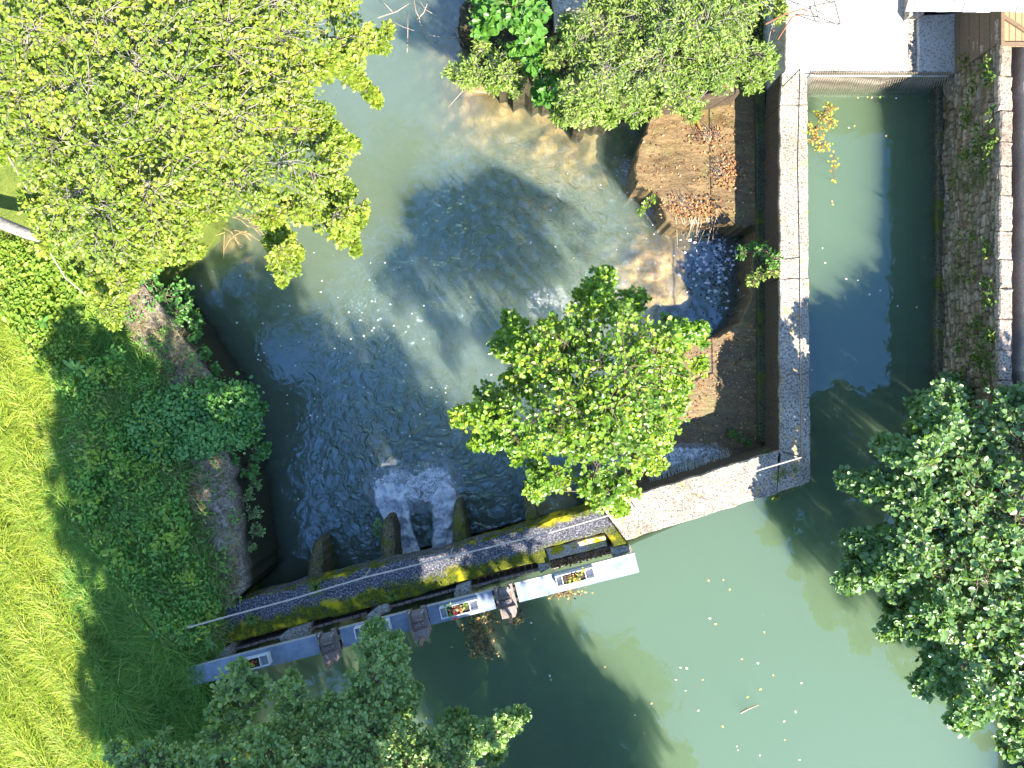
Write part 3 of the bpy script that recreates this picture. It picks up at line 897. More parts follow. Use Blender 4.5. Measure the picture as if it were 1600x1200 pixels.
m = MB(); m.slab([(8.53, yk0), (8.75, yk0), (8.75, yk1), (8.53, yk1)], 1.4, 1.86, .02, .1, .03, 91); child(m, "kerb_stones", concrete_mat("pale_coping_stone_kerb", (.42, .35, .28), (.30, .245, .19), (.25, .2, .16), .3), root)

# ------------------------------------------------------------------ board fence, hatch, slate roof, odd metalwork (top right)
root = empty("board_fence", P(1520, 60, 1)); tag(root, "weathered horizontal board fence in shade beside the bright platform", "fence")
m = MB(); ya, yb = P(0, 116, .5).y, P(0, 8, .5).y
for i in range(9):
    z = .60 + i * .142; ye = ya + max(0, (i - 2)) * .075 * 0
    m.box((8.16 + .004 * (i % 2), (ye + yb) / 2 , z), (.026, yb - ye, .134))
child(m, "fence_boards", M_FENCE, root, bevel=.004)
for y in (ya + .05, (ya + yb) / 2, yb - .05):
    m = MB(); m.box((8.235, y, 1.15), (.09, .09, 1.35)); child(m, "fence_post", M_FENCE, root)
root = empty("wooden_gate", P(1585, 45, 1.9)); tag(root, "golden brown boarded gate with a diagonal brace beside the slate roof", "gate")
zg = 1.95; g0 = P(1562, 72, zg); gx1 = g0.x + .75; gy1 = P(0, 12, zg).y
m = MB()
for i in range(7):
    x = g0.x + .06 + i * .105
    m.box((x + .05, (g0.y + gy1) / 2, zg - .02), (.098, gy1 - g0.y, .022))
child(m, "gate_panel", M_GATEW, root, bevel=.003)
m = MB(); m.box((g0.x + .03, (g0.y + gy1) / 2, zg + .012), (.06, gy1 - g0.y, .05))
m.box((g0.x + .40, g0.y + .03, zg + .010), (.74, .055, .045)); child(m, "gate_frame", M_FENCE, root, bevel=.004)
a = Vector((g0.x + .06, gy1 - .16, 0)); b = Vector((g0.x + .70, g0.y + .06, 0)); c = (a + b) / 2
m = MB(); m.box((c.x, c.y, zg + .014), ((b - a).length, .06, .04), math.atan2((b - a).y, (b - a).x)); child(m, "diagonal_brace", M_FENCE, root, bevel=.004)

root = empty("slate_roof_house", P(1520, 0, 2.6)); tag(root, "house with a grey slate roof edge beyond the bright platform", "house")
ze = 2.75; e0 = P(1424, 17, ze); x1 = e0.x + 6.5
m = MB(); m.prism([(e0.x + .35, e0.y + 1.75), (x1 - .3, e0.y + 1.75), (x1 - .3, e0.y + 5), (e0.x + .35, e0.y + 5)], -.5, ze + .9)
child(m, "house_wall", M_PLAT, root)
m = MB(); random.seed(5)
pitch = R(38)
for r_ in range(26):
    y = e0.y + r_ * .125 * math.cos(pitch); z = ze + r_ * .125 * math.sin(pitch) + .0
    x = e0.x - (0 if r_ % 2 else .1)
    while x < x1:
        wd = random.uniform(.18, .25)
        dy = random.uniform(-.008, .008)
        m.box((x + wd / 2, y + .11 * math.cos(pitch) + dy, z + .11 * math.sin(pitch) + random.uniform(.0, .006)), (wd - .006, .25, .009), 0, pitch - .055)
        x += wd
t = NT("blue_grey_slate")
isl = t.n("ShaderNodeNewGeometry").outputs["Random Per Island"]
t_c = t.ramp(isl, [(0, (.07, .07, .09)), (.5, (.11, .105, .135)), (.85, (.15, .14, .17)), (1, (.08, .11, .14))])
M_SLATE = t.end(t.pbr(t.mix(t.ramp(t.noise(20, 4), [(.4, 0), (.7, .4)]), t_c, (.24, .22, .26)), .55, t.bump(t.noise(30), .3, .01), .5))
child(m, "roof", M_SLATE, root)
m = MB(); m.tube([(e0.x - .02, e0.y + .08, ze - .05), (x1, e0.y + .08, ze - .05)], .03, 8); child(m, "eaves_board", M_IRON, root)

root = empty("metal_frame", P(1290, 20, .6)); tag(root, "small black metal frame stand on the bright platform", "frame")
m = MB(); q = [P(1265, 10, .9), P(1274, 33, .9), P(1313, 38, .9), P(1304, 2, .9)]
fl = [P(1266, 14, .5), P(1276, 34, .5), P(1308, 38, .5), P(1300, 4, .5)]
for i in range(4):
    m.tube([q[i], q[(i + 1) % 4]], .008, 5); m.tube([fl[i], q[i]], .008, 5)
m.tube([q[0], q[2]], .006, 5); m.tube([P(1288, 6, .9), P(1279, 18, .9)], .006, 5)
child(m, "rod_frame", M_BLACK, root)
root = empty("rusty_handrail", P(1230, 30, 1.1)); tag(root, "rusty bent handrail at the platform's left corner above the bush", "handrail")
m = MB(); m.tube([P(1196, 38, 1.2), P(1225, 23, 1.25), P(1252, 14, 1.25), P(1260, 17, 1.22), P(1255, 22, 1.2), P(1238, 26, 1.2), P(1215, 62, 1.15)], .013, 6)
child(m, "bent_bar", M_RUST, root)
for a, b in ((P(1228, 28, .5), P(1232, 22, 1.24)), (P(1205, 52, -.2), P(1209, 48, 1.16))):
    m = MB(); m.tube([a, b], .014, 6); child(m, "post", M_RUST, root)
root = empty("concrete_coping", P(1090, 150, -.1)); tag(root, "pale concrete coping showing under the willow bush at the weir's top end", "coping")
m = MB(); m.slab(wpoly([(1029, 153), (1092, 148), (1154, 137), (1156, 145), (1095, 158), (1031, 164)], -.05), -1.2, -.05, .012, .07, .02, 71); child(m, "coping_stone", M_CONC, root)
root = empty("concrete_ledge", P(885, 5, .1)); tag(root, "white concrete ledge between the broad leaved bush and the big willow", "ledge")
m = MB(); m.slab(wpoly([(862, -90), (925, -90), (918, 10), (870, 20)], .1), -1.2, .1, .012, .1, .02, 72); child(m, "ledge_slab", M_PLAT, root)

# ------------------------------------------------------------------ trees and shrubs
def lobes_in(poly, n, z0, z1, rmin=22, rmax=70, edge=8, dome=True):
    """crown lobes filling a silhouette; (px, py, z, r in px)"""
    pts = scatter(poly, n, edge)
    d = edge_dist(poly, pts[:, 0], pts[:, 1]); dm = max(d.max(), 1)
    out = []
    for (x, y), dd in zip(pts, d):
        k = math.sqrt(dd / dm) if dome else random.random()
        z = z0 + (z1 - z0) * (.75 * k + .25 * random.random())
        out.append((x, y, z, min(rmax, max(rmin, dd * .9))))
    return out

def chain(x0, y0, x1, y1, z0, z1, r0=18, r1=8, n=9):
    """a branch reaching out: shrinking lobes along a line"""
    return [(x0 + (x1 - x0) * k / (n - 1) + random.uniform(-4, 4), y0 + (y1 - y0) * k / (n - 1) + random.uniform(-4, 4), z0 + (z1 - z0) * k / (n - 1), r0 + (r1 - r0) * k / (n - 1)) for k in range(n)]

def woody_plant(name, label, cat, lobes, base, leaf, mat, twigs=26, per=13, bias=(0, 0, .25), flat=.6, bark=None, twig=None,
                trunk_r=.10, group=None, upright=.55, real=False, limb_every=1, seedling=False, part="crown"):
    """trunk and limbs > twigs > leaves along every twig; lobes = (px,py,z,rpx) or real metres"""
    bark = bark or M_BARK; twig = twig or M_TWIG_D
    base = Vector(base)
    root = empty(name, base); tag(root, label, cat, group)
    inv = root.matrix_basis.inverted()
    C, RR = [], []
    for (x, y, z, r) in lobes:
        if real: C.append((x, y, z)); RR.append(r)
        else:
            p = P(x, y, z); C.append(tuple(p)); RR.append(r * (H - z) / F)
    C = np.array(C); RR = np.array(RR)
    cen = C.mean(0)
    # twigs
    T = np.repeat(np.arange(len(C)), twigs); NTW = len(T)
    d = RNG.normal(size=(NTW, 3)); d[:, 2] = d[:, 2] * .6 + .15
    out = C[T] - cen; out[:, 2] *= .4
    out = out / (np.linalg.norm(C - cen, axis=1).max() + 1e-6)
    d = unit(d) + np.array(bias) + out * .9
    d = unit(d)
    r = RR[T] * RNG.uniform(.72, 1.18, NTW)
    sc = np.stack([np.ones(NTW), np.ones(NTW), np.full(NTW, flat)], 1)
    A = C[T] + RNG.normal(size=(NTW, 3)) * (RR[T] * .12)[:, None]
    E = A + d * sc * r[:, None]
    E[:, 2] -= .10 * r
    Mid = (A + E) / 2 + RNG.normal(size=(NTW, 3)) * (r * .08)[:, None] + np.array([[0, 0, 1]]) * (r * .08)[:, None]
    v, q = stick_arrays(A, Mid, E, .006 + .004 * r, .0022)
    # limbs
    m = MB()
    top = Vector(cen) * .6 + base * .4; top = base.lerp(Vector(cen), .55)
    bend = Vector((random.uniform(-.1, .1), random.uniform(-.1, .1), 0))
    m.tube([base, base.lerp(top, .5) + bend, top], [trunk_r, trunk_r * .8, trunk_r * .6], 9)
    o = m.build("trunk", bark, root, smooth=True); o.matrix_parent_inverse = inv
    m = MB()
    db = np.linalg.norm(C - np.array(base), axis=1); order = np.argsort(db); far = db.max() + 1e-6
    for n_, i in enumerate(order):
        c = Vector(C[i])
        if n_ < 3: s = base.lerp(top, random.uniform(.6, 1.0))
        else:
            prev = order[:n_]; dd = np.linalg.norm(C[prev] - C[i], axis=1) + .35 * db[prev] * 0
            s = Vector(C[prev[int(np.argmin(dd))]])
        md = s.lerp(c, .5) + Vector((random.uniform(-.06, .06), random.uniform(-.06, .06), .05)) * (.3 + (c - s).length)
        l = .0045 + min(.05, trunk_r * .45) * (1 - db[i] / far) ** 2.2
        m.tube([s, md, c], [l * 1.25, l * 1.1, l], 5, cap=False)
    lv = np.array(m.v); nf = np.array(m.f)
    vv = np.vstack([lv, v]); qq = np.vstack([nf, q + len(lv)])
    o = np_mesh("branches", vv, qq, twig, root, smooth=True); o.matrix_parent_inverse = inv
    # leaves
    k = np.repeat(np.arange(NTW), per); N = len(k)
    s = RNG.uniform(.22, 1.03, N)[:, None]
    pos = (1 - s) ** 2 * A[k] + 2 * s * (1 - s) * Mid[k] + s * s * E[k]
    tdir = unit(E[k] - A[k])
    side = unit(np.cross(tdir, np.array([[0, 0, 1.0]])) + RNG.normal(size=(N, 3)) * .25) * RNG.choice([-1, 1], N)[:, None]
    ax = unit(tdir * RNG.uniform(.3, .9, N)[:, None] + side * RNG.uniform(.4, 1.0, N)[:, None] + RNG.normal(size=(N, 3)) * .25 - np.array([[0, 0, .12]]))
    nr = RNG.normal(size=(N, 3)) * (1 - upright) + np.array([[0.12, -.18, 1.0]]) * upright
    L = leaf[0] * RNG.uniform(.62, 1.15, N)
    pos = pos + ax * L[:, None] * .18
    v, q, rr = leaf_arrays(pos, ax, nr, L, L * leaf[1] * RNG.uniform(.85, 1.12, N), .18)
    tone = RNG.random(len(C)); rr = np.clip(.58 * rr + .42 * np.repeat(tone[T[k]], 2), 0, 1)
    o = np_mesh(part, v, q, mat, root, rr); o.matrix_parent_inverse = inv
    return root

LF_ALDER = leaf_mat("alder_leaf_sunny", [(0, (.10, .165, .018)), (.5, (.20, .27, .03)), (.85, (.31, .35, .05)), (.965, (.40, .38, .05)), (.98, (.54, .43, .05)), (1, (.45, .22, .05))], .34, .42, .45)
LF_WILLOW = leaf_mat("willow_leaf", [(0, (.10, .18, .025)), (.5, (.19, .28, .045)), (1, (.30, .36, .08))], .28, .42, .45)
LF_HAZEL = leaf_mat("broad_bush_leaf", [(0, (.05, .14, .018)), (.6, (.09, .22, .03)), (1, (.14, .28, .05))], .28, .4, .45)
LF_SMALL = leaf_mat("small_tree_leaf", [(0, (.05, .12, .016)), (.3, (.12, .23, .022)), (.6, (.20, .32, .03)), (.85, (.33, .42, .045)), (1, (.45, .48, .055))], .38, .34, .6)
LF_RIGHT = leaf_mat("pond_alder_leaf", [(0, (.09, .17, .055)), (.6, (.16, .265, .085)), (1, (.25, .36, .115))], .32, .32, .65)
LF_BOTTOM = leaf_mat("shaded_alder_leaf", [(0, (.15, .245, .075)), (.6, (.23, .34, .11)), (.95, (.33, .43, .14)), (1, (.36, .34, .06))], .3, .42, .5)
LF_DARK = leaf_mat("tall_tree_leaf", [(0, (.05, .10, .02)), (1, (.10, .16, .03))], .3, .5, .4)

# big alder over the left bank
LEFT_POLY = [(-120, -120), (570, -110), (560, 0), (600, 40), (612, 62), (585, 78), (566, 95), (588, 160), (566, 158), (548, 118), (502, 88), (490, 125), (505, 165), (520, 205), (556, 212), (560, 245), (536, 262), (548, 300), (562, 335), (560, 392), (525, 375), (490, 352), (462, 350), (470, 395), (446, 440), (428, 420), (420, 385), (385, 352), (335, 335), (305, 330), (318, 392), (292, 405), (268, 440), (245, 418), (232, 410), (205, 460), (208, 490), (165, 515), (150, 480), (150, 435), (100, 405), (50, 372), (38, 300), (-10, 240), (-120, 240)]
lb = lobes_in(LEFT_POLY, 250, 2.0, 4.4, 20, 58, 4)
for c in ((500, 110, 600, 48, 3, 2.3), (515, 90, 588, 156, 3, 2.2), (490, 190, 554, 226, 3, 2.2), (500, 260, 545, 300, 2.8, 2.2), (485, 300, 556, 386, 2.8, 2.0), (420, 340, 440, 434, 2.6, 1.9), (420, 340, 466, 396, 2.6, 1.9), (240, 360, 312, 396, 2.6, 1.9), (180, 420, 180, 505, 2.4, 1.6), (150, 430, 152, 480, 2.4, 1.7), (380, 290, 560, 340, 3, 2.1)):
    lb += chain(*c)
woody_plant("alder_tree", "large pale green alder leaning over the river from the left bank, the biggest crown", "tree", lb, P(-190, 250, .3), (.070, .68), LF_ALDER, 26, 16, (.28, -.22, .12), .6, M_BARK, M_TWIG, .16, upright=.45)
# its leaning log-like stem shows at the left edge
root = empty("leaning_trunk", P(20, 358, .9)); tag(root, "bare grey leaning trunk crossing the grass under the big alder", "trunk")
m = MB(); m.tube([P(-120, 300, .7), P(0, 348, 1.0), P(45, 366, 1.15), P(120, 385, 1.3)], [.12, .11, .10, .08], 10); child(m, "bare_stem", M_BARK, root, smooth=True)

# willow and broad leaved bush on the far bank
W_POLY = [(900, 20), (925, 0), (905, -120), (1225, -120), (1222, 20), (1205, 60), (1212, 90), (1190, 120), (1186, 158), (1160, 160), (1140, 140), (1095, 150), (1100, 165), (1060, 195), (1040, 180), (1005, 165), (990, 195), (955, 190), (940, 205), (905, 195), (880, 208), (862, 190), (868, 150), (850, 110), (855, 60)]
lb = lobes_in(W_POLY, 95, .4, 2.0, 18, 48, 4)
woody_plant("willow_bush", "broad light green willow bush of tiny leaves hiding the weir's upper end", "bush", lb, P(1060, 60, -.7), (.075, .40), LF_WILLOW, 34, 16, (-.05, -.15, .25), .7, M_BARK, M_TWIG, .07, upright=.4)
lb = lobes_in([(700, 105), (735, 80), (760, 62), (800, 85), (830, 105), (822, 135), (790, 148), (768, 135), (735, 142), (702, 130)], 16, -.2, .6, 14, 28, 3)
woody_plant("willow_bush", "small pale willow bush at the water below the broad leaved bush", "bush", lb, P(775, 90, -.8), (.07, .42), LF_WILLOW, 26, 13, (-.1, -.2, .2), .7, M_BARK, M_TWIG, .04, upright=.4)
lb = lobes_in([(738, 0), (752, -100), (862, -100), (866, 15), (850, 60), (868, 100), (880, 135), (852, 160), (838, 148), (845, 120), (822, 95), (795, 95), (765, 75), (742, 50)], 30, .3, 1.7, 16, 40, 4)
woody_plant("broad_leaved_bush", "deep green bush of round broad leaves beside the big willow", "bush", lb, P(800, 20, -.7), (.135, .88), LF_HAZEL, 14, 9, (0, -.1, .3), .7, M_BARK, M_TWIG_D, .06, upright=.6)

# small bright tree by the diagonal wall
S_POLY = [(790, 545), (775, 530), (800, 515), (830, 500), (880, 480), (915, 465), (935, 425), (952, 420), (962, 460), (1000, 468), (1030, 480), (1050, 505), (1100, 515), (1098, 540), (1085, 560), (1098, 590), (1075, 620), (1090, 650), (1050, 690), (1035, 720), (1010, 745), (985, 765), (960, 790), (935, 785), (920, 765), (890, 770), (850, 765), (820, 755), (830, 725), (800, 700), (745, 690), (765, 665), (715, 655), (720, 640), (745, 640), (745, 610), (755, 590), (800, 580)]
lb = lobes_in(S_POLY, 95, .9, 2.8, 20, 52, 5)
for c in ((800, 650, 718, 648, 2.2, 1.6, 26, 14), (810, 680, 748, 690, 2.1, 1.5, 24, 12), (935, 490, 946, 428, 2.0, 1.3, 22, 12), (1040, 530, 1095, 518, 2.4, 1.7, 24, 12), (860, 740, 835, 765, 1.8, 1.2, 22, 14), (950, 760, 968, 792, 1.8, 1.2, 22, 12), (850, 560, 785, 545, 2.4, 1.8, 26, 16), (820, 545, 800, 500, 2.2, 1.7, 22, 12)):
    lb += chain(*c)
woody_plant("small_alder", "bright green round leaved small tree growing below the diagonal wall", "tree", lb, P(922, 752, -1.4), (.078, .92), LF_SMALL, 18, 11, (.0, .0, .3), .62, M_BARK, M_TWIG_D, .07, upright=.55)

# alder on the right bank of the pond
R_POLY = [(1475, 605), (1500, 590), (1530, 625), (1580, 600), (1640, 580), (1760, 600), (1930, 700), (1950, 1250), (1750, 1330), (1600, 1190), (1568, 1170), (1560, 1140), (1500, 1130), (1490, 1105), (1455, 1080), (1430, 1050), (1440, 1010), (1385, 990), (1400, 955), (1330, 920), (1322, 905), (1345, 880), (1320, 850), (1335, 835), (1380, 850), (1395, 815), (1360, 785), (1325, 765), (1330, 750), (1395, 745), (1400, 715), (1375, 695), (1430, 680), (1410, 660), (1450, 640)]
lb = lobes_in(R_POLY, 230, 1.3, 2.9, 22, 60, 5)
for c in ((1440, 780, 1325, 752, 2.4, 1.7, 34, 16), (1430, 880, 1325, 905, 2.5, 1.8, 34, 16), (1460, 720, 1385, 700, 2.8, 2, 30, 16), (1480, 670, 1440, 630, 2.6, 1.7, 28, 16), (1440, 850, 1335, 842, 2.5, 1.8, 30, 14), (1480, 960, 1390, 985, 2.6, 1.9, 32, 16), (1500, 1040, 1440, 1070, 2.6, 1.9, 30, 16), (1540, 1100, 1500, 1125, 3, 2.4, 28, 16)):
    lb += chain(*c)
lb += [(2110 + random.uniform(-110, 130), 930 + random.uniform(-60, 260), 4.6 + random.random(), random.uniform(40, 66)) for k in range(7)]
woody_plant("pond_alder", "dark green round leaved tree leaning over the pond by the stone wall", "tree", lb, P(1720, 900, .4), (.098, .90), LF_RIGHT, 18, 12, (-.22, .05, .25), .6, M_BARK, M_TWIG_D, .16, upright=.55)
# low growth in front of it against the stone wall
lb = lobes_in([(1440, 650), (1465, 600), (1500, 590), (1515, 640), (1490, 690), (1440, 700), (1420, 680)], 12, .5, 1.3, 16, 28, 3)
woody_plant("wall_bramble", "shaded bramble at the foot of the stone wall, above the pond tree", "bramble", lb, P(1500, 650, .3), (.10, .85), LF_RIGHT, 14, 8, (-.2, 0, .2), .6, M_BARK, M_TWIG_D, .02, upright=.5)

# shaded alder at the bottom edge
B_POLY = [(290, 1400), (200, 1230), (130, 1195), (190, 1165), (250, 1160), (330, 1170), (420, 1130), (440, 1075), (455, 1062), (475, 1075), (500, 1100), (530, 1085), (535, 1040), (560, 1000), (560, 978), (595, 985), (618, 995), (635, 1040), (640, 1070), (632, 1110), (645, 1130), (690, 1140), (720, 1112), (735, 1130), (770, 1115), (815, 1118), (800, 1150), (760, 1190), (745, 1400)]
lb = lobes_in(B_POLY, 150, 1.2, 3.2, 18, 46, 4)
for c in ((600, 1080, 580, 985, 2.2, 1.9, 30, 16, 6), (590, 1060, 618, 1000, 2.2, 1.8, 26, 14, 5), (740, 1160, 815, 1120, 2, 1.6, 24, 12, 5), (700, 1170, 715, 1118, 2, 1.6, 22, 12), (620, 1110, 645, 1078, 2, 1.5, 22, 12), (450, 1140, 452, 1066, 1.8, 1.4, 24, 12)):
    lb += chain(*c)
lb += [(random.uniform(420, 690), random.uniform(1400, 1540), random.uniform(2.6, 3.6), 46) for k in range(18)]
woody_plant("bank_alder", "grey green alder in shade, one branch reaching over the walkway", "tree", lb, P(430, 1330, .3), (.076, .80), LF_BOTTOM, 26, 14, (.02, .2, .2), .62, M_BARK, M_TWIG_D, .10, upright=.5)
lb = [(372, 1052, 1.3, 20), (395, 1070, 1.2, 18), (362, 1085, 1.1, 26), (395, 1100, 1.1, 24), (345, 1110, 1.0, 22), (378, 1130, 1.0, 26), (340, 1150, 1.0, 22), (400, 1075, 1.0, 12)]
woody_plant("hazel_bush", "light green hazel bush overhanging the bank end of the walkway", "bush", lb, P(350, 1120, .35), (.095, .92), LF_BOTTOM, 18, 9, (0, .1, .25), .6, M_BARK, M_TWIG_D, .03, upright=.55)

# tall trees on the bank just below the picture: they shade the meadow, the sluice and the pond's corner
def tall(label, pts, n, z0, z1, base, rr=(.5, 1.0), gaps=()):
    q = [p for p in scatter(pts, n) if not any((p[0] - a) ** 2 + (p[1] - b) ** 2 < c * c for a, b, c in gaps)]
    lb = [(x, y, random.uniform(z0, z1), random.uniform(*rr)) for x, y in q]
    return woody_plant("tall_alder", label, "tree", lb, base, (.19, .8), LF_DARK, 22, 16, (0, 0, .1), .8, M_BARK, M_TWIG_D, .2, real=True, upright=.5, group="tall trees behind the bank alder")
tall("tall alder behind the shaded bank alder, throwing shade on the sluice", [(-2.9, -6.8), (-1.5, -7.0), (.9, -6.9), (2.6, -8.3), (4.4, -9.2), (4.7, -10.3), (2.4, -10.2), (.8, -10.6), (-.6, -12), (-2.7, -13)], 112, 7.6, 9.8, (-1, -9, .3), gaps=((3.5, -10.6, 1.35), (3.9, -11.4, 1.2)))
tall("lower alder beside the tall one, throwing shade on the pond", [(.4, -7.3), (2.2, -7.4), (3.7, -8.4), (4.6, -10.2), (4.2, -12.3), (.2, -12.3)], 80, 1.8, 4.0, (2, -11.5, .3), (.36, .66), gaps=((.5, -6.6, .8),))

# ------------------------------------------------------------------ small shrubs and weeds on walls
LF_AUT = leaf_mat("autumn_leaf", [(0, (.16, .24, .03)), (.35, (.34, .36, .04)), (.6, (.50, .40, .06)), (.85, (.46, .20, .05)), (1, (.34, .09, .03))], .3, .5, .3, (1.2, 1.1, .6))
lb = [(1283, 185, .25, 16), (1292, 172, .3, 14), (1276, 200, .25, 14), (1296, 190, .2, 14), (1275, 215, .2, 12), (1285, 225, .1, 12)]
woody_plant("autumn_shrub", "small yellow and orange leaved shrub growing from the long wall over the channel", "shrub", lb, P(1266, 200, .0), (.045, .85), LF_AUT, 11, 6, (.3, 0, .1), .6, M_TWIG_D, M_RUST, .01, upright=.5)
lb = [(1165, 395, .1, 14), (1178, 388, .1, 12), (1195, 392, .3, 12), (1210, 402, .5, 11), (1205, 410, .5, 10)]
woody_plant("wall_shrub", "green shrub growing out of the long wall above the whirling bay, nearest its top", "shrub", lb, P(1214, 395, -.3), (.06, .6), LF_HAZEL, 14, 7, (-.3, 0, .1), .6, M_TWIG_D, M_TWIG_D, .012, upright=.5)
lb = [(1190, 430, .2, 13), (1178, 438, .1, 11), (1205, 428, .35, 12)]
woody_plant("wall_shrub", "small pale shrub growing out of the long wall, the lower of two", "shrub", lb, P(1216, 430, -.2), (.075, .5), LF_WILLOW, 10, 6, (-.3, 0, .1), .6, M_TWIG_D, M_TWIG_D, .01, upright=.5)
lb = [(1225, 738, .5, 8), (1240, 735, .5, 8), (1217, 745, .5, 9)]
woody_plant("corner_weed", "yellow green weed on the corner where the two pale walls meet", "weed", lb, P(1219, 735, .34), (.035, .5), LF_ALDER, 12, 6, (0, 0, .4), .6, M_TWIG_D, M_TWIG_D, .006)
lb = [(1215, 775, .1, 7), (1235, 765, .15, 6)]
woody_plant("corner_weed", "small weed hanging on the pond side of the wall corner", "weed", lb, P(1222, 770, .1), (.04, .5), LF_ALDER, 9, 5, (0, 0, .2), .6, M_TWIG_D, M_TWIG_D, .006)
lb = [(1157, 682, -.5, 10), (1166, 690, -.5, 8), (1146, 678, -.5, 7)]
woody_plant("water_weed", "bright green low weed growing on the shaded weir slab", "weed", lb, P(1157, 684, -.62), (.045, .6), LF_HAZEL, 16, 6, (0, 0, .3), .5, M_TWIG_D, M_TWIG_D, .006)
lb = [(1010, 322, -.5, 7), (1016, 312, -.5, 7), (1003, 330, -.6, 6)]
woody_plant("water_weed", "green weed at the broken edge of the brown weir slab by the splash", "weed", lb, P(1014, 318, -.65), (.05, .6), LF_SMALL, 10, 6, (0, 0, .3), .5, M_TWIG_D, M_TWIG_D, .006)
lb = [(592, 822, -.3, 8), (588, 830, -.3, 7)]
woody_plant("pier_weed", "small green weed on the nose of a sluice pier left of the white water", "weed", lb, P(593, 826, -.6), (.045, .7), LF_HAZEL, 12, 6, (0, 0, .3), .6, M_TWIG_D, M_TWIG_D, .006)

LF_WALL = leaf_mat("wall_weed_leaf", [(0, (.05, .10, .015)), (.6, (.10, .17, .025)), (1, (.20, .25, .04))], .3, .5, .3)
for k in range(46):
    py = random.uniform(100, 610); zz = random.choice([random.uniform(.6, 1.3), random.uniform(1.25, 1.7)])
    p = Vector((8.13, P(0, py, zz).y, zz))
    root = empty("wall_weed", p); big = zz > 1.2
    tag(root, "small green weed rooted in the joints of the stone retaining wall", "weed", "weeds in the stone wall")
    n = random.randint(14, 40); N = n
    ax = RNG.normal(size=(N, 3)) * np.array([.5, .8, .6]) + np.array([[-.7, 0, .25]])
    pos = RNG.normal(size=(N, 3)) * np.array([.03, .085, .05]) + np.array([[-.03, 0, 0]])
    nr = RNG.normal(size=(N, 3)) * .5 + np.array([[-.3, -.2, .9]])
    v, q, r = leaf_arrays(pos, ax, nr, RNG.uniform(.04, .10, N), RNG.uniform(.012, .045, N) * (1.3 if big else 1), .15)
    np_mesh("leaves", v, q, LF_WALL, root, r)

# ------------------------------------------------------------------ meadow grass and nettles
def grass(name, poly, z, n, hgt, mat, wid=.012, lean=(.0, .0), seed=0):
    pts = scatter(poly, n)
    N = len(pts); X, Y = pts[:, 0], pts[:, 1]
    # tufts lie over in swirling directions
    fx = np.sin(X * 1.7 + seed) + np.sin(Y * 2.3 + 1.3 + seed) + .6 * np.sin(X * 4.1 + Y * 3.3); fy = np.cos(Y * 1.9 + seed) + np.sin(X * 2.7 - Y * 1.1)
    hm = .65 + .35 * np.sin(X * 2.9 + 1.1) * np.sin(Y * 2.4 + .4) + .2 * np.sin(X * 7.3 + Y * 5.9)
    h = hgt * RNG.uniform(.5, 1.25, N) * hm
    d = np.stack([fx * .22 + RNG.normal(size=N) * .8 + lean[0], fy * .22 + RNG.normal(size=N) * .8 + lean[1]], 1)
    b = np.stack([X, Y, np.full(N, z)], 1)
    dd = np.stack([d[:, 0], d[:, 1], np.zeros(N)], 1)
    side = unit(np.stack([-d[:, 1], d[:, 0], RNG.normal(size=N) * .2], 1)) * wid * RNG.uniform(.6, 1.3, N)[:, None]
    m1 = b + dd * h[:, None] * .35 + np.array([[0, 0, 1]]) * (h * .62)[:, None]
    tp = b + dd * h[:, None] * 1.0 + np.array([[0, 0, 1]]) * (h * .80)[:, None]
    v = np.stack([b - side * .5, b + side * .5, m1 + side * .45, m1 - side * .45, tp + side * .06, tp - side * .06], 1).reshape(-1, 3)
    i = np.arange(N)[:, None] * 6
    q = np.concatenate([i + np.array([[0, 1, 2, 3]]), i + np.array([[3, 2, 4, 5]])], 1).reshape(-1, 4)
    o = np_mesh(name, v, q, mat, None, np.repeat(RNG.random(N), 2))
    return tag(o, kind="stuff")
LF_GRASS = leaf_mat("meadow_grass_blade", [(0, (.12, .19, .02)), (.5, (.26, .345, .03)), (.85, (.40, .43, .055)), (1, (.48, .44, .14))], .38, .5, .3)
LF_GRASS_SHADE = leaf_mat("shade_dark_grass_blade", [(0, (.06, .16, .018)), (.6, (.11, .24, .03)), (1, (.22, .31, .06))], .35, .5, .3)  # darker copy of the meadow grass, shade put into the blade colour
GR1 = wpoly([(-70, 360), (40, 380), (130, 440), (180, 560), (150, 700), (160, 900), (200, 1060), (260, 1260), (-70, 1270)], .5)
GR2 = wpoly([(110, 470), (200, 510), (260, 610), (290, 760), (335, 900), (350, 1010), (300, 1040), (345, 1120), (340, 1260), (180, 1260), (150, 1080), (110, 900), (90, 700)], .5)
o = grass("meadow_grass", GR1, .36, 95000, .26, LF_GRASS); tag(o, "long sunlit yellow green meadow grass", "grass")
o = grass("shaded_grass", GR2, .36, 60000, .40, LF_GRASS_SHADE, .011, seed=2); tag(o, "long grass, coloured darker for shade, between the meadow and the bank wall", "grass")

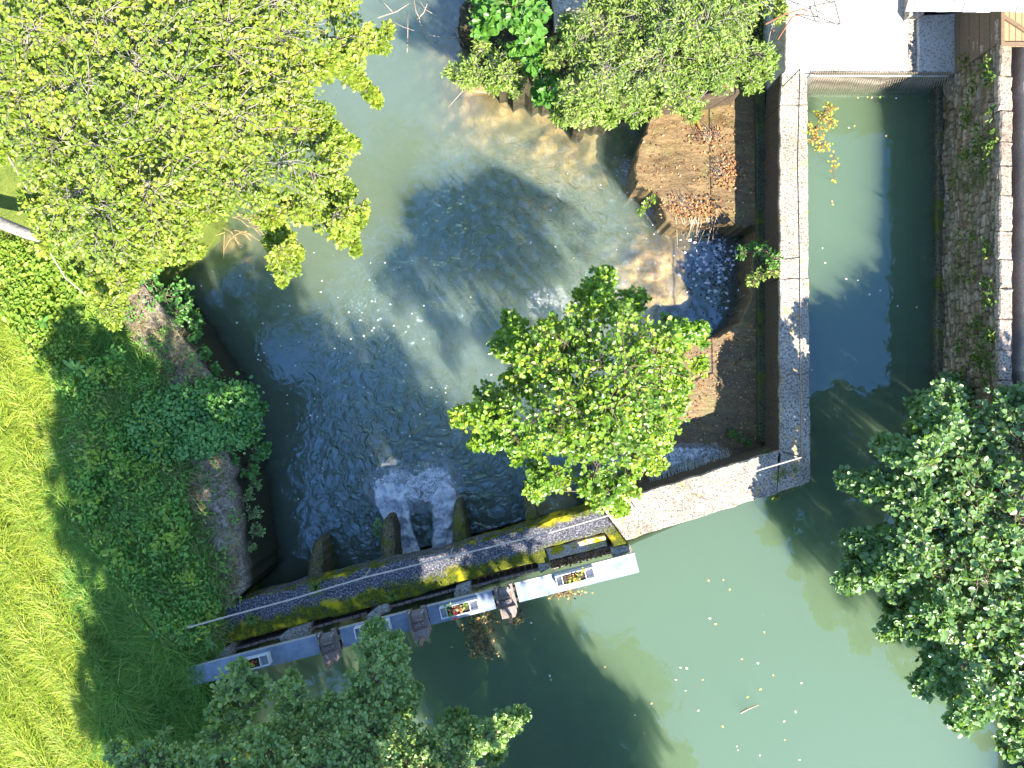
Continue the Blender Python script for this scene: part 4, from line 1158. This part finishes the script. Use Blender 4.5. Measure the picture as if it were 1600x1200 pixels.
def cover(name, poly, n, z0, hv, leaf, mat, label, clump=None, up=.6):
    pts = scatter(poly, n); N = len(pts)
    if clump:
        cl = scatter(poly, clump); idx = RNG.integers(0, len(cl), N)
        pts = cl[idx] + RNG.normal(size=(N, 2)) * .085
    X, Y = pts[:, 0], pts[:, 1]
    z = z0 + hv * (.5 + .3 * np.sin(X * 3.1 + 2) * np.cos(Y * 2.7) + RNG.uniform(0, .5, N))
    a = RNG.uniform(0, 2 * np.pi, N)
    ax = np.stack([np.cos(a), np.sin(a), RNG.uniform(-.5, .25, N)], 1)
    nr = RNG.normal(size=(N, 3)) * (1 - up) + np.array([[0, 0, 1]]) * up
    L = leaf[0] * RNG.uniform(.6, 1.2, N)
    if clump:
        ct = RNG.random(len(cl)); L = L * (.7 + .7 * ct[::-1][idx]); z = z + (ct[idx] - .5) * hv * .8
    v, q, r = leaf_arrays(np.stack([X, Y, z], 1), ax, nr, L, L * leaf[1], .15)
    if clump: r = np.clip(.5 * r + .5 * np.repeat(ct[idx], 2), 0, 1)
    o = np_mesh(name, v, q, mat, None, r)
    return tag(o, label, "ground cover", kind="stuff")
LF_STRAW = leaf_mat("dry_straw_blade", [(0, (.20, .15, .07)), (.5, (.34, .28, .13)), (1, (.46, .40, .22))], .25, .6, .2)
o = grass("dry_grass", wpoly([(170, 540), (260, 620), (300, 760), (345, 920), (345, 1010), (250, 990), (190, 860), (150, 700)], .5), .42, 5200, .36, LF_STRAW, .007, seed=5); tag(o, "dry straw coloured grass stalks among the nettles on the shaded bank", "grass")
o = grass("wall_top_grass", wpoly(BW, .5), .46, 5200, .13, LF_STRAW, .006, seed=6); tag(o, "short dry grass growing on the crumbling bank wall", "grass")
LF_NETTLE = leaf_mat("nettle_leaf", [(0, (.055, .165, .022)), (.6, (.11, .265, .04)), (1, (.22, .36, .055))], .3, .5, .35)
LF_BRAMBLE = leaf_mat("bramble_leaf", [(0, (.045, .14, .028)), (.7, (.095, .235, .045)), (1, (.18, .32, .06))], .22, .4, .45)
LF_BRIGHT = leaf_mat("bright_weed_leaf", [(0, (.10, .19, .02)), (.6, (.18, .28, .03)), (1, (.30, .36, .05))], .32, .5, .35)
cover("nettle_cover", wpoly([(110, 590), (190, 540), (240, 600), (280, 700), (300, 800), (330, 900), (345, 985), (290, 1000), (230, 960), (190, 900), (140, 820), (100, 700)], .6), 9000, .40, .30, (.075, .5), LF_NETTLE, "dark green nettles and weeds covering the shaded bank", 620)
cover("shade_weeds", wpoly([(120, 590), (190, 560), (240, 610), (300, 800), (345, 985), (230, 960), (140, 820)], .6), 1500, .50, .32, (.085, .5), LF_BRIGHT, "yellow green weeds standing out among the nettles", 70)
cover("wall_top_weeds", wpoly(BW, .55), 900, .47, .14, (.05, .6), LF_NETTLE, "small weeds creeping over the crumbling bank wall", 60)
cover("bright_weeds", wpoly([(-30, 372), (60, 385), (130, 430), (160, 480), (110, 520), (95, 600), (60, 560), (0, 470), (-30, 460)], .6), 5200, .42, .25, (.075, .62), LF_BRIGHT, "bright yellow green weeds in the sun below the big alder", 300)
cover("bramble_cover", wpoly([(205, 640), (260, 610), (330, 600), (385, 610), (398, 650), (385, 690), (350, 690), (300, 720), (240, 720), (205, 690)], .8), 6500, .45, .28, (.065, .75), LF_BRAMBLE, "blue green brambles spilling over the bank wall", 300)
cover("bank_cover", wpoly([(742, 45), (760, 100), (850, 150), (980, 165), (1060, 140), (1205, 130), (1205, 0), (742, -30)], -.5), 3000, -.68, .25, (.08, .6), LF_WILLOW, "low weeds on the far bank under the bushes", 200)
cover("dead_leaf_litter", PX([(1000, 200), (1150, 165), (1178, 200), (1178, 345), (1060, 350), (1040, 330), (1000, 280)], -.6), 260, -.612, .02, (.05, .6), M_LF_DEAD, "dead leaves strewn over the sunny brown weir slab", None, .85)
cover("wet_leaf_litter", PX([(1070, 540), (1150, 520), (1200, 470), (1200, 690), (1080, 705), (1050, 640)], -.6), 520, -.625, .02, (.045, .6), M_LF_DEAD, "dead leaves strewn over the lower weir slab in the wall's shade", None, .85)
cover("ledge_leaf_litter", PX([(860, 879), (951, 856), (955, 866), (863, 890)], .05), 500, .02, .03, (.04, .6), M_LF_DEAD, "dead leaves heaped on the ledge behind the bright walkway end", None, .7)
for nm, lab, cpx, n, sx, sy in (("leaf_drift", "matted drift of dead leaves and twigs at the upper slab's lower edge", (1080, 325), 420, 34, 14), ("leaf_drift", "drift of bleached dead leaves beside the wall's shadow edge on the weir slab", (1135, 268), 300, 16, 20), ("leaf_drift", "small drift of red and green leaves caught round an orange stick on the weir slab", (1110, 215), 200, 18, 9)):
    c = P(*cpx, -.6); root = empty(nm, c); tag(root, lab, "leaf drift")
    s_ = (H + .6) / F
    pos = RNG.normal(size=(n, 3)) * np.array([sx * s_, sy * s_, .02]) * .6 + np.array([[0, 0, .03]]); pos[:, 2] = np.abs(pos[:, 2]) 
    a = RNG.uniform(0, 6.28, n); ax = np.stack([np.cos(a), np.sin(a), RNG.normal(size=n) * .2], 1)
    v, q, r = leaf_arrays(pos, ax, RNG.normal(size=(n, 3)) * .4 + np.array([[0, 0, 1]]), RNG.uniform(.03, .07, n), RNG.uniform(.018, .04, n), .2)
    np_mesh("leaves", v, q, M_LF_DEAD, root, r)
    A = RNG.normal(size=(26, 3)) * np.array([sx * s_, sy * s_, .01]) * .55 + np.array([[0, 0, .05]])
    a = RNG.normal(size=26) * .6 + 2.3; E = A + np.stack([np.cos(a), np.sin(a), RNG.normal(size=26) * .1], 1) * RNG.uniform(.1, .4, 26)[:, None]
    v, q = stick_arrays(A, (A + E) / 2, E, .006, .003); np_mesh("twigs", v, q, M_TWIG, root)
root = empty("orange_stick", P(1093, 190, -.55)); tag(root, "short orange wet stick lying on the upper weir slab", "stick")
m = MB(); m.tube([P(1084, 178, -.56), P(1096, 204, -.52)], [.022, .018], 7); child(m, "bare_wood", plain("orange_wet_wood", (.55, .20, .05), .5, 0, .3, 30, .2), root)

# leaves hanging from the bank wall over the pool
def hang(label, pts, leaf, mat, tw=16, per=9, base=None):
    return woody_plant("bank_bramble", label, "bramble", pts, base or P(pts[0][0] - 20, pts[0][1], .4), leaf, mat, tw, per, (.25, -.05, .1), .6, M_TWIG_D, M_TWIG_D, .012, upright=.5)
hang("hanging bramble at the upper end of the bank wall, below the big alder", [(235, 440, .4, 20), (258, 462, .3, 22), (275, 490, .2, 22), (292, 520, .2, 20), (310, 548, .1, 18), (325, 575, .1, 18), (220, 425, .5, 18), (285, 455, -.2, 16), (300, 500, -.2, 16)], (.075, .85), LF_BRAMBLE, 18, 9)
hang("wide bramble spilling over the middle of the bank wall towards the pool", [(320, 612, .62, 18), (345, 622, .55, 18), (372, 630, .4, 17), (388, 648, .2, 15), (396, 672, .1, 13), (360, 652, .5, 17), (335, 650, .62, 16), (372, 684, .2, 15), (398, 706, .0, 14), (410, 700, -.1, 11), (388, 732, -.1, 13), (362, 712, .3, 14), (345, 690, .5, 15), (404, 640, .0, 11), (310, 640, .65, 15), (330, 690, .6, 13)], (.075, .8), LF_BRAMBLE, 18, 10)
hang("small bramble hanging off the lower end of the bank wall", [(385, 775, .0, 12), (393, 800, -.1, 14), (400, 828, -.1, 14), (390, 848, .0, 13), (398, 760, -.2, 9)], (.055, .7), LF_BOTTOM, 14, 8)
hang("loose weeds growing on top of the crumbling bank wall's lower half", [(318, 790, .5, 12), (330, 830, .5, 12), (322, 760, .5, 12), (345, 870, .5, 12), (308, 720, .5, 14), (290, 690, .5, 14), (350, 905, .5, 12)], (.05, .6), LF_NETTLE, 12, 7)
hang("weeds growing on top of the crumbling bank wall's upper half", [(235, 540, .5, 12), (262, 572, .5, 12), (285, 600, .55, 14), (255, 520, .5, 9), (215, 500, .5, 10)], (.05, .6), LF_NETTLE, 12, 7)
def dock(px, py, n, lab, s=.2):
    p = P(px, py, .45); root = empty("dock_plant", p); tag(root, lab, "plant", "broad leaved docks in the grass")
    a = np.arange(n) * 2.4 + px; ax = np.stack([np.cos(a), np.sin(a), np.full(n, .35)], 1)
    pos = np.zeros((n, 3)) + np.array([[0, 0, .22]]); 
    v, q, r = leaf_arrays(pos, ax, np.array([[0, 0, 1.0]]) + RNG.normal(size=(n, 3)) * .25, RNG.uniform(.7, 1.2, n) * s, RNG.uniform(.3, .4, n) * s, .1)
    np_mesh("leaves", v, q, LF_HAZEL, root, r)
    m = MB(); m.tube([(0, 0, -.1), (0, 0, .22)], .01, 5); m.build("stem", M_TWIG_D, root)
dock(128, 578, 8, "large leaved dock in the shaded grass, uppermost of the docks", .24); dock(80, 505, 6, "dock with broad leaves at the sunny edge of the grass", .18); dock(150, 585, 7, "second large dock right beside the uppermost one", .2)
dock(335, 1000, 9, "bright green plant at the bank end of the mossy beam", .14); dock(350, 940, 9, "green plant on the upper corner of the mossy beam's bank end", .13); dock(250, 985, 7, "dock in the grass left of the rail's end", .13)
def tuft(px, py, z, n, L, lab):
    p = P(px, py, z); root = empty("grass_tuft", p); tag(root, lab, "grass tuft")
    a = RNG.uniform(0, 6.28, n); d = np.stack([np.cos(a), np.sin(a), np.zeros(n)], 1) * RNG.uniform(.4, 1, n)[:, None] * L
    b = np.zeros((n, 3)); m1 = d * .45 + np.array([[0, 0, L * .55]]); tp = d + np.array([[0, 0, L * .5]])
    s = unit(np.cross(d, np.array([[0, 0, 1.0]]))) * .006
    v = np.stack([b - s, b + s, m1 + s, m1 - s, tp + s * .1, tp - s * .1], 1).reshape(-1, 3); i = np.arange(n)[:, None] * 6
    q = np.concatenate([i + np.array([[0, 1, 2, 3]]), i + np.array([[3, 2, 4, 5]])], 1).reshape(-1, 4)
    np_mesh("blades", v, q, LF_WALL, root, np.repeat(RNG.random(n), 2))
tuft(495, 917, .34, 90, .22, "grass tuft under the rail on the mossy beam, near the first pier"); tuft(613, 930, .34, 50, .18, "dry spiky tuft on the mossy beam's walkway side")
tuft(395, 965, .34, 120, .16, "dry grass on the bank end of the mossy beam"); tuft(1195, 715, .1, 110, .26, "tangle of dry grass in the inner corner of the two pale walls"); tuft(1165, 725, -.1, 90, .24, "dry grass at the foot of the diagonal wall by the corner")

# ------------------------------------------------------------------ white water
def foam_patch(name, poly, z, mat, label, amp=.05, hump=0.0, res=.03, soft=.12, slope=None, kind="stuff"):
    xs = [p[0] for p in poly]; ys = [p[1] for p in poly]
    X, Y = np.meshgrid(np.arange(min(xs), max(xs), res), np.arange(min(ys), max(ys), res))
    ins = inside(poly, X, Y); d = edge_dist(poly, X, Y) * ins
    dn = np.clip(d / soft, 0, 1)
    nz_ = np.array([[mnoise.turbulence((x * 4, y * 4, 2), 3, False) for x, y in zip(a, b)] for a, b in zip(X, Y)])
    Z = z + .012 + amp * nz_ * dn + hump * dn
    if slope: Z = Z + slope(X, Y) 
    ny, nx_ = X.shape; ix = np.arange(ny * nx_).reshape(ny, nx_)
    q = np.stack([ix[:-1, :-1].ravel(), ix[:-1, 1:].ravel(), ix[1:, 1:].ravel(), ix[1:, :-1].ravel()], 1)
    keep = ins.ravel()[q].all(1)
    o = np_mesh(name, np.stack([X.ravel(), Y.ravel(), Z.ravel()], 1), q[keep], mat, None, smooth=True, attrs={"dense": dn.ravel()})
    return tag(o, label, "white water", kind=kind)
zf = ZP
foam_patch("white_water", PX([(583, 765), (600, 750), (632, 756), (640, 790), (645, 820), (655, 850), (667, 880), (674, 850), (675, 810), (670, 778), (692, 746), (714, 765), (717, 800), (712, 858), (706, 908), (622, 908), (611, 858), (600, 815), (586, 790)], zf), zf, M_FOAM, "two churning plumes of white water pouring out between the sluice piers", .14, .05, .025, .08)
foam_patch("white_water_froth", PX([(560, 765), (572, 735), (610, 712), (650, 722), (672, 700), (705, 712), (728, 745), (724, 785), (690, 800), (650, 806), (610, 806), (580, 792)], zf), zf, M_FOAM2, "broken froth at the head of the sluice plumes", .06, .02, .03, .3)
foam_patch("white_water_froth", PX([(818, 455), (845, 438), (880, 445), (900, 475), (890, 505), (850, 510), (822, 495)], zf), zf, foam_mat("thin_foam_web", 5.0, 1.08, 1.25), "patch of broken froth upstream of the small tree", .05, .02, .03, .3)
foam_patch("splash", PX([(962, 245), (992, 245), (1000, 290), (985, 305), (966, 285)], zf), zf, M_SPLASH, "silver splash where water slips off the upper weir slab's end", .06, .03, .025, .14)
foam_patch("splash", PX([(1010, 310), (1040, 320), (1062, 350), (1045, 378), (1020, 355), (1000, 330)], zf), zf, M_SPLASH, "second silver splash at the notch of the upper weir slab", .06, .03, .025, .14)
lip = [(1020, 720), (1045, 690), (1085, 690), (1120, 690), (1140, 705), (1150, 718), (1095, 735), (1035, 752), (1010, 750)]
foam_patch("overflow_froth", PX(lip, -.6), -.61, M_FOAM2, "blue white froth below the small overflow lip", .05, .02, .025, .14)
# ribbed sheet of water falling off the lip
m = MB(); random.seed(3)
for k in range(46):
    x = 1020 + k * 2.75 + random.uniform(-.8, .8); y = 764 - (x - 1020) * .275
    a = P(x, y - 2, zl + .012); b = P(x - 3, y - 12, zl - .03); c = P(x - 7, y - 30, -.60)
    m.tube([a, b, c], [.007, .010, .006], 5)
t = NT("falling_water_strand")
gl = t.pbr((.42, .40, .34), .15, spec=.8); trn = t.n("ShaderNodeBsdfTransparent").outputs[0]
M_STRAND = t.end(t.n("ShaderNodeMixShader", {0: .62, 1: trn, 2: gl}).outputs[0])
o = m.build("overflow_water", M_STRAND, None, smooth=True); tag(o, "thin ribbed strands of water falling off the small overflow lip", "white water", kind="stuff")
m = MB()
for (x0, y0, x1, y1) in ((1178, 456, 1150, 470), (1176, 470, 1140, 487), (1178, 480, 1140, 492), (1180, 488, 1138, 506), (1170, 500, 1135, 515), (1150, 518, 1122, 524)):
    m.tube([P(x0, y0, -.66), P((x0 + x1) / 2, (y0 + y1) / 2 - 2, -.95), P(x1, y1, -1.48)], [.010, .009, .012], 5)
o = m.build("bay_trickles", M_STRAND, None, smooth=True); tag(o, "thin trickles running off the lower weir slab into the whirling bay", "white water", kind="stuff")

# foam flecks drifting on the pool, foam rafts turning in the bay
M_FLECK = plain("white_foam_fleck", (.80, .80, .80), .8, 0, .1, 20, .3)
def flecks(name, label, pts, z, smin, smax, mat=M_FLECK):
    m = MB()
    for (x, y) in pts:
        r = smin + (smax - smin) * random.random() ** 3; n = 7; a0 = random.random() * 6.28
        st = random.uniform(.6, 1.0)
        ring = [(x + r * random.uniform(.75, 1.15) * math.cos(a0 + 6.283 * k / n), y + st * r * random.uniform(.75, 1.15) * math.sin(a0 + 6.283 * k / n)) for k in range(n)]
        m.add([(px_, py_, z + .002) for px_, py_ in ring] + [(x + (px_ - x) * .6, y + (py_ - y) * .6, z + .002 + r * .35) for px_, py_ in ring],
              [(k, (k + 1) % n, n + (k + 1) % n, n + k) for k in range(n)] + [tuple(range(n, 2 * n))])
    return tag(m.build(name, mat), label, "foam", kind="stuff")
def gauss_px(cx, cy, sx, sy, n, z):
    s = (H - z) / F
    return [((x - 800) * s, (600 - y) * s) for x, y in zip(RNG.normal(cx, sx, n), RNG.normal(cy, sy, n))]
pp = gauss_px(440, 520, 75, 75, 150, ZP) + gauss_px(610, 470, 65, 70, 110, ZP) + gauss_px(480, 650, 70, 70, 70, ZP) + gauss_px(950, 350, 60, 50, 50, ZP) + gauss_px(700, 640, 60, 40, 50, ZP) + gauss_px(640, 740, 60, 20, 60, ZP)
pp = pp[::1]
spray = gauss_px(616, 790, 15, 26, 260, ZP) + gauss_px(694, 788, 10, 28, 240, ZP) + gauss_px(650, 750, 34, 12, 160, ZP) + gauss_px(636, 850, 10, 26, 60, ZP) + gauss_px(690, 850, 8, 24, 50, ZP) + gauss_px(860, 470, 20, 18, 90, ZP) + gauss_px(980, 272, 9, 16, 70, ZP) + gauss_px(1035, 345, 14, 16, 90, ZP)
spray = [(x, y) for x, y in spray]
flecks("spray", "white bubbles and spray where the falling water churns", spray, ZP + .11, .003, .018)
flecks("foam_flecks", "white foam flecks drifting on the blue pool", pp, ZP, .004, .024)
pp = [p for p in gauss_px(1118, 408, 24, 34, 300, ZP)]
flecks("foam_rafts", "grey white foam rafts turning in the weir's bay", pp, ZP, .008, .05, plain("grey_foam", (.62, .60, .66), .8, 0, .25, 20, .3))
pp = gauss_px(1125, 420, 30, 38, 320, ZP); n = len(pp)
a = RNG.uniform(0, 6.28, n)
v, q, r = leaf_arrays(np.array([(x, y, ZP + .006) for x, y in pp]), np.stack([np.cos(a), np.sin(a), np.zeros(n)], 1), np.tile([[0, 0, 1.0]], (n, 1)) + RNG.normal(size=(n, 3)) * .1, RNG.uniform(.03, .09, n), RNG.uniform(.012, .04, n), .1)
tag(np_mesh("bay_leaf_litter", v, q, leaf_mat("wet_black_leaf", [(0, (.02, .012, .012)), (.7, (.08, .05, .05)), (1, (.20, .13, .10))], .1, .4, .5), None, r), "dark wet leaves turning with the foam in the weir's bay", "leaf litter", kind="stuff")
# roots and stems hanging off the upper slab into the bay
root = empty("hanging_roots", P(1095, 350, -.7)); tag(root, "tangle of pale roots hanging off the upper slab's edge into the bay", "roots")
m = MB()
for k in range(16):
    x = random.uniform(1055, 1120); l = random.uniform(14, 34)
    m.tube([P(x, 340, -.58), P(x + random.uniform(-4, 6), 350, -.62), P(x - random.uniform(-6, 14), 350 + l, -1.3)], [.007, .008, .004], 5)
child(m, "root_strands", M_DRIFT, root)

# ------------------------------------------------------------------ drifting debris on the pond
def debris(px, py, sx, sy, n, lab):
    c = P(px, py, 0); root = empty("debris_raft", c); tag(root, lab, "debris", "debris caught on the walkway")
    s_ = H / F
    pos = RNG.normal(size=(n, 3)) * np.array([sx * s_, sy * s_, .03]) * .5; pos[:, 2] = np.abs(pos[:, 2]) + .01
    a = RNG.uniform(0, 6.28, n); ax = np.stack([np.cos(a), np.sin(a), RNG.normal(size=n) * .3], 1)
    v, q, r = leaf_arrays(pos, ax, RNG.normal(size=(n, 3)) * .5 + np.array([[0, 0, 1]]), RNG.uniform(.03, .075, n), RNG.uniform(.02, .05, n), .2)
    np_mesh("leaves", v, q, M_LF_DEB, root, r)
    k = 22; A = RNG.normal(size=(k, 3)) * np.array([sx * s_, sy * s_, .02]) * .5 + np.array([[0, 0, .05]]); a = RNG.normal(size=k) * .7 + 1.5
    E = A + np.stack([np.cos(a), np.sin(a), RNG.normal(size=k) * .1], 1) * RNG.uniform(.15, .5, k)[:, None]
    v, q = stick_arrays(A, (A + E) / 2 + RNG.normal(size=(k, 3)) * .03, E, .006, .003); np_mesh("twigs", v, q, M_TWIG_D, root)
M_LF_DEB = leaf_mat("debris_leaf", [(0, (.05, .04, .02)), (.3, (.16, .12, .04)), (.55, (.36, .22, .06)), (.75, (.52, .38, .14)), (.9, (.20, .24, .05)), (1, (.45, .14, .05))], .2, .6, .3, (1, 1, .7))
debris(752, 982, 26, 34, 330, "raft of dead leaves and twigs trailing below the right planters, the largest")
debris(753, 1015, 22, 14, 130, "sunny clump of orange leaves at the tail of the large debris raft")
debris(805, 962, 16, 14, 110, "small clump of leaves caught under the right winch")
debris(882, 925, 26, 9, 130, "strip of twigs and leaves caught under the bright planter")
LEAF_C = {"yellow": leaf_mat("floating_yellow_leaf", [(0, (.50, .40, .06)), (1, (.62, .52, .16))], .1, .6, .3, (1, 1, 1)),
          "orange": leaf_mat("floating_orange_leaf", [(0, (.48, .20, .05)), (1, (.56, .32, .14))], .1, .6, .3, (1, 1, 1)),
          "pale": leaf_mat("floating_pale_leaf", [(0, (.60, .56, .48)), (1, (.72, .68, .60))], .1, .6, .3, (1, 1, 1)),
          "green": leaf_mat("floating_green_leaf", [(0, (.20, .28, .04)), (1, (.32, .38, .08))], .1, .6, .3, (1, 1, 1))}
FL = [(975, 855, 'y'), (1107, 907, 'o'), (1130, 906, 'o'), (1140, 921, 'y'), (1109, 966, 'p'), (1118, 975, 'y'), (1192, 961, 'g'), (1194, 988, 'o'), (1159, 1030, 'o'), (1184, 1036, 'p'), (1063, 1043, 'p'), (1073, 1044, 'p'), (1056, 1062, 'p'), (1098, 1062, 'o'), (1071, 1079, 'p'), (1188, 1077, 'y'), (1168, 1089, 'y'), (1091, 1110, 'p'), (1129, 1135, 'y'), (1151, 1166, 'p'), (1153, 1172, 'p'), (1187, 1180, 'p'), (1018, 1099, 'o'), (992, 1117, 'p'), (1007, 1145, 'y'), (1208, 1055, 'y'), (1252, 1067, 'p'), (1243, 1112, 'p'), (1225, 1127, 'p'), (1226, 1156, 'y'), (1249, 1187, 'p'), (830, 973, 'p'), (836, 999, 'g'), (859, 1056, 'p'), (861, 1062, 'y'), (923, 1118, 'g'), (945, 1042, 'o'), (706, 1011, 'g'), (1335, 197, 'y'), (1326, 200, 'p'), (1301, 225, 'g'), (1302, 237, 'y'), (1385, 213, 'o'), (1340, 518 - 300 + 220, 'p'), (1300, 315, 'o'), (1301, 320, 'y'), (1285, 388, 'p'), (1289, 411, 'p'), (1322, 436, 'p'), (1358, 460, 'p'), (1375, 454, 'p'), (1378, 485, 'o'), (1444, 401, 'y'), (1402, 478, 'p'), (1432, 480, 'p'), (1263 + 5, 578, 'p'), (1464, 310, 'g'), (1355, 150 + 2, 'y'), (1362, 153, 'o'), (1340, 153, 'y'), (1400, 154, 'p'), (1375, 152, 'g'), (1450, 158, 'g')]
CN = {'y': "yellow", 'o': "orange", 'p': "pale", 'g': "green"}
proto = {}
for (x, y, c) in FL:
    cn = CN[c]
    p = P(x, y, 0)
    if c not in proto:
        v, q, r = leaf_arrays(np.array([[-.03, 0, .006]]), np.array([[1.0, 0, .02]]), np.array([[0, 0, 1.0]]), np.array([.06]), np.array([.05]), .15)
        o = np_mesh("floating_leaf", v, q, LEAF_C[cn], None, r); proto[c] = o
    else:
        o = proto[c].copy(); COL.objects.link(o)
    ch = x > 1262 and y < 620; 
    o.location = p; o.rotation_euler = (0, 0, random.random() * 6.28); k = random.uniform(.5, .95); o.scale = (k, k * random.uniform(.7, 1), 1)
    tag(o, f"small {cn} leaf floating on the {'narrow channel beside the stone wall' if ch else 'wide green pond'}", "leaf", f"{cn} leaves floating on the {'channel' if ch else 'pond'}")
root = empty("floating_stick", P(1172, 1107, 0)); tag(root, "bleached stick with a leaf floating on the green pond", "stick")
m = MB(); m.tube([P(1157, 1114, .01), P(1168, 1108, .03), P(1186, 1101, .01)], [.02, .018, .008], 7); child(m, "bare_wood", M_DRIFT, root)
root = empty("floating_twig", P(1303, 265, 0)); tag(root, "broken twig with yellow leaves floating in the channel", "twig")
m = MB(); m.tube([P(1304, 240, .02), P(1302, 262, .03), P(1306, 288, .01)], [.006, .007, .004], 5); child(m, "stem", M_RUST, root)
n = 16; a = RNG.uniform(0, 6.28, n); tt = RNG.random(n)
v, q, r = leaf_arrays(np.array([tuple(P(1303 + RNG.normal() * 3, 240 + 46 * k, .03)) for k in tt]), np.stack([np.cos(a), np.sin(a), np.zeros(n)], 1), np.tile([[0, 0, 1.0]], (n, 1)), np.full(n, .055), np.full(n, .04), .15)
o = np_mesh("leaves", v, q, LF_AUT, root, r); o.matrix_parent_inverse = root.matrix_basis.inverted()

# bare branches lying in the shallows at the top
root = empty("driftwood_branch", P(655, 45, -1.4)); tag(root, "bare bleached fallen branches in the shallows beside the broad leaved bush", "branch")
m = MB(); random.seed(9)
for pts in ([(724, 52), (690, 30), (665, 15), (640, -20)], [(720, 62), (690, 58), (665, 54), (630, 42), (600, 28)], [(652, 30), (662, 20), (668, 5), (672, -20)], [(655, 32), (660, 45), (675, 65), (692, 80)], [(590, 28), (620, 18), (640, 5)], [(645, -10), (650, 18), (656, 30)], [(708, 40), (725, 72)], [(600, 5), (615, 20), (625, 15)], [(637, 20), (637, 60), (636, 82)], [(760, 145), (725, 140), (700, 168)]):
    z = [-1.2 - .22 * random.random() for _ in pts]
    m.tube([P(x, y, zz) for (x, y), zz in zip(pts, z)], [.012 - .0025 * i for i in range(len(pts))], 5)
child(m, "bare_limbs", M_DRIFT, root, smooth=True)
root = empty("root_tangle", P(385, 360, -1.4)); tag(root, "tangle of tan roots in the shallows under the big alder's lower edge", "roots")
m = MB()
for k in range(26):
    x, y = random.uniform(345, 400), random.uniform(335, 375); a = random.gauss(.4, .7); l = random.uniform(15, 45)
    m.tube([P(x, y, -1.38), P(x + l * .5 * math.cos(a), y + l * .5 * math.sin(a) - 4, -1.34), P(x + l * math.cos(a), y + l * math.sin(a), -1.47)], [.008, .007, .003], 5)
child(m, "root_strands", plain("tan_root", (.34, .22, .10), .8, 0, .3, 20, .2), root)
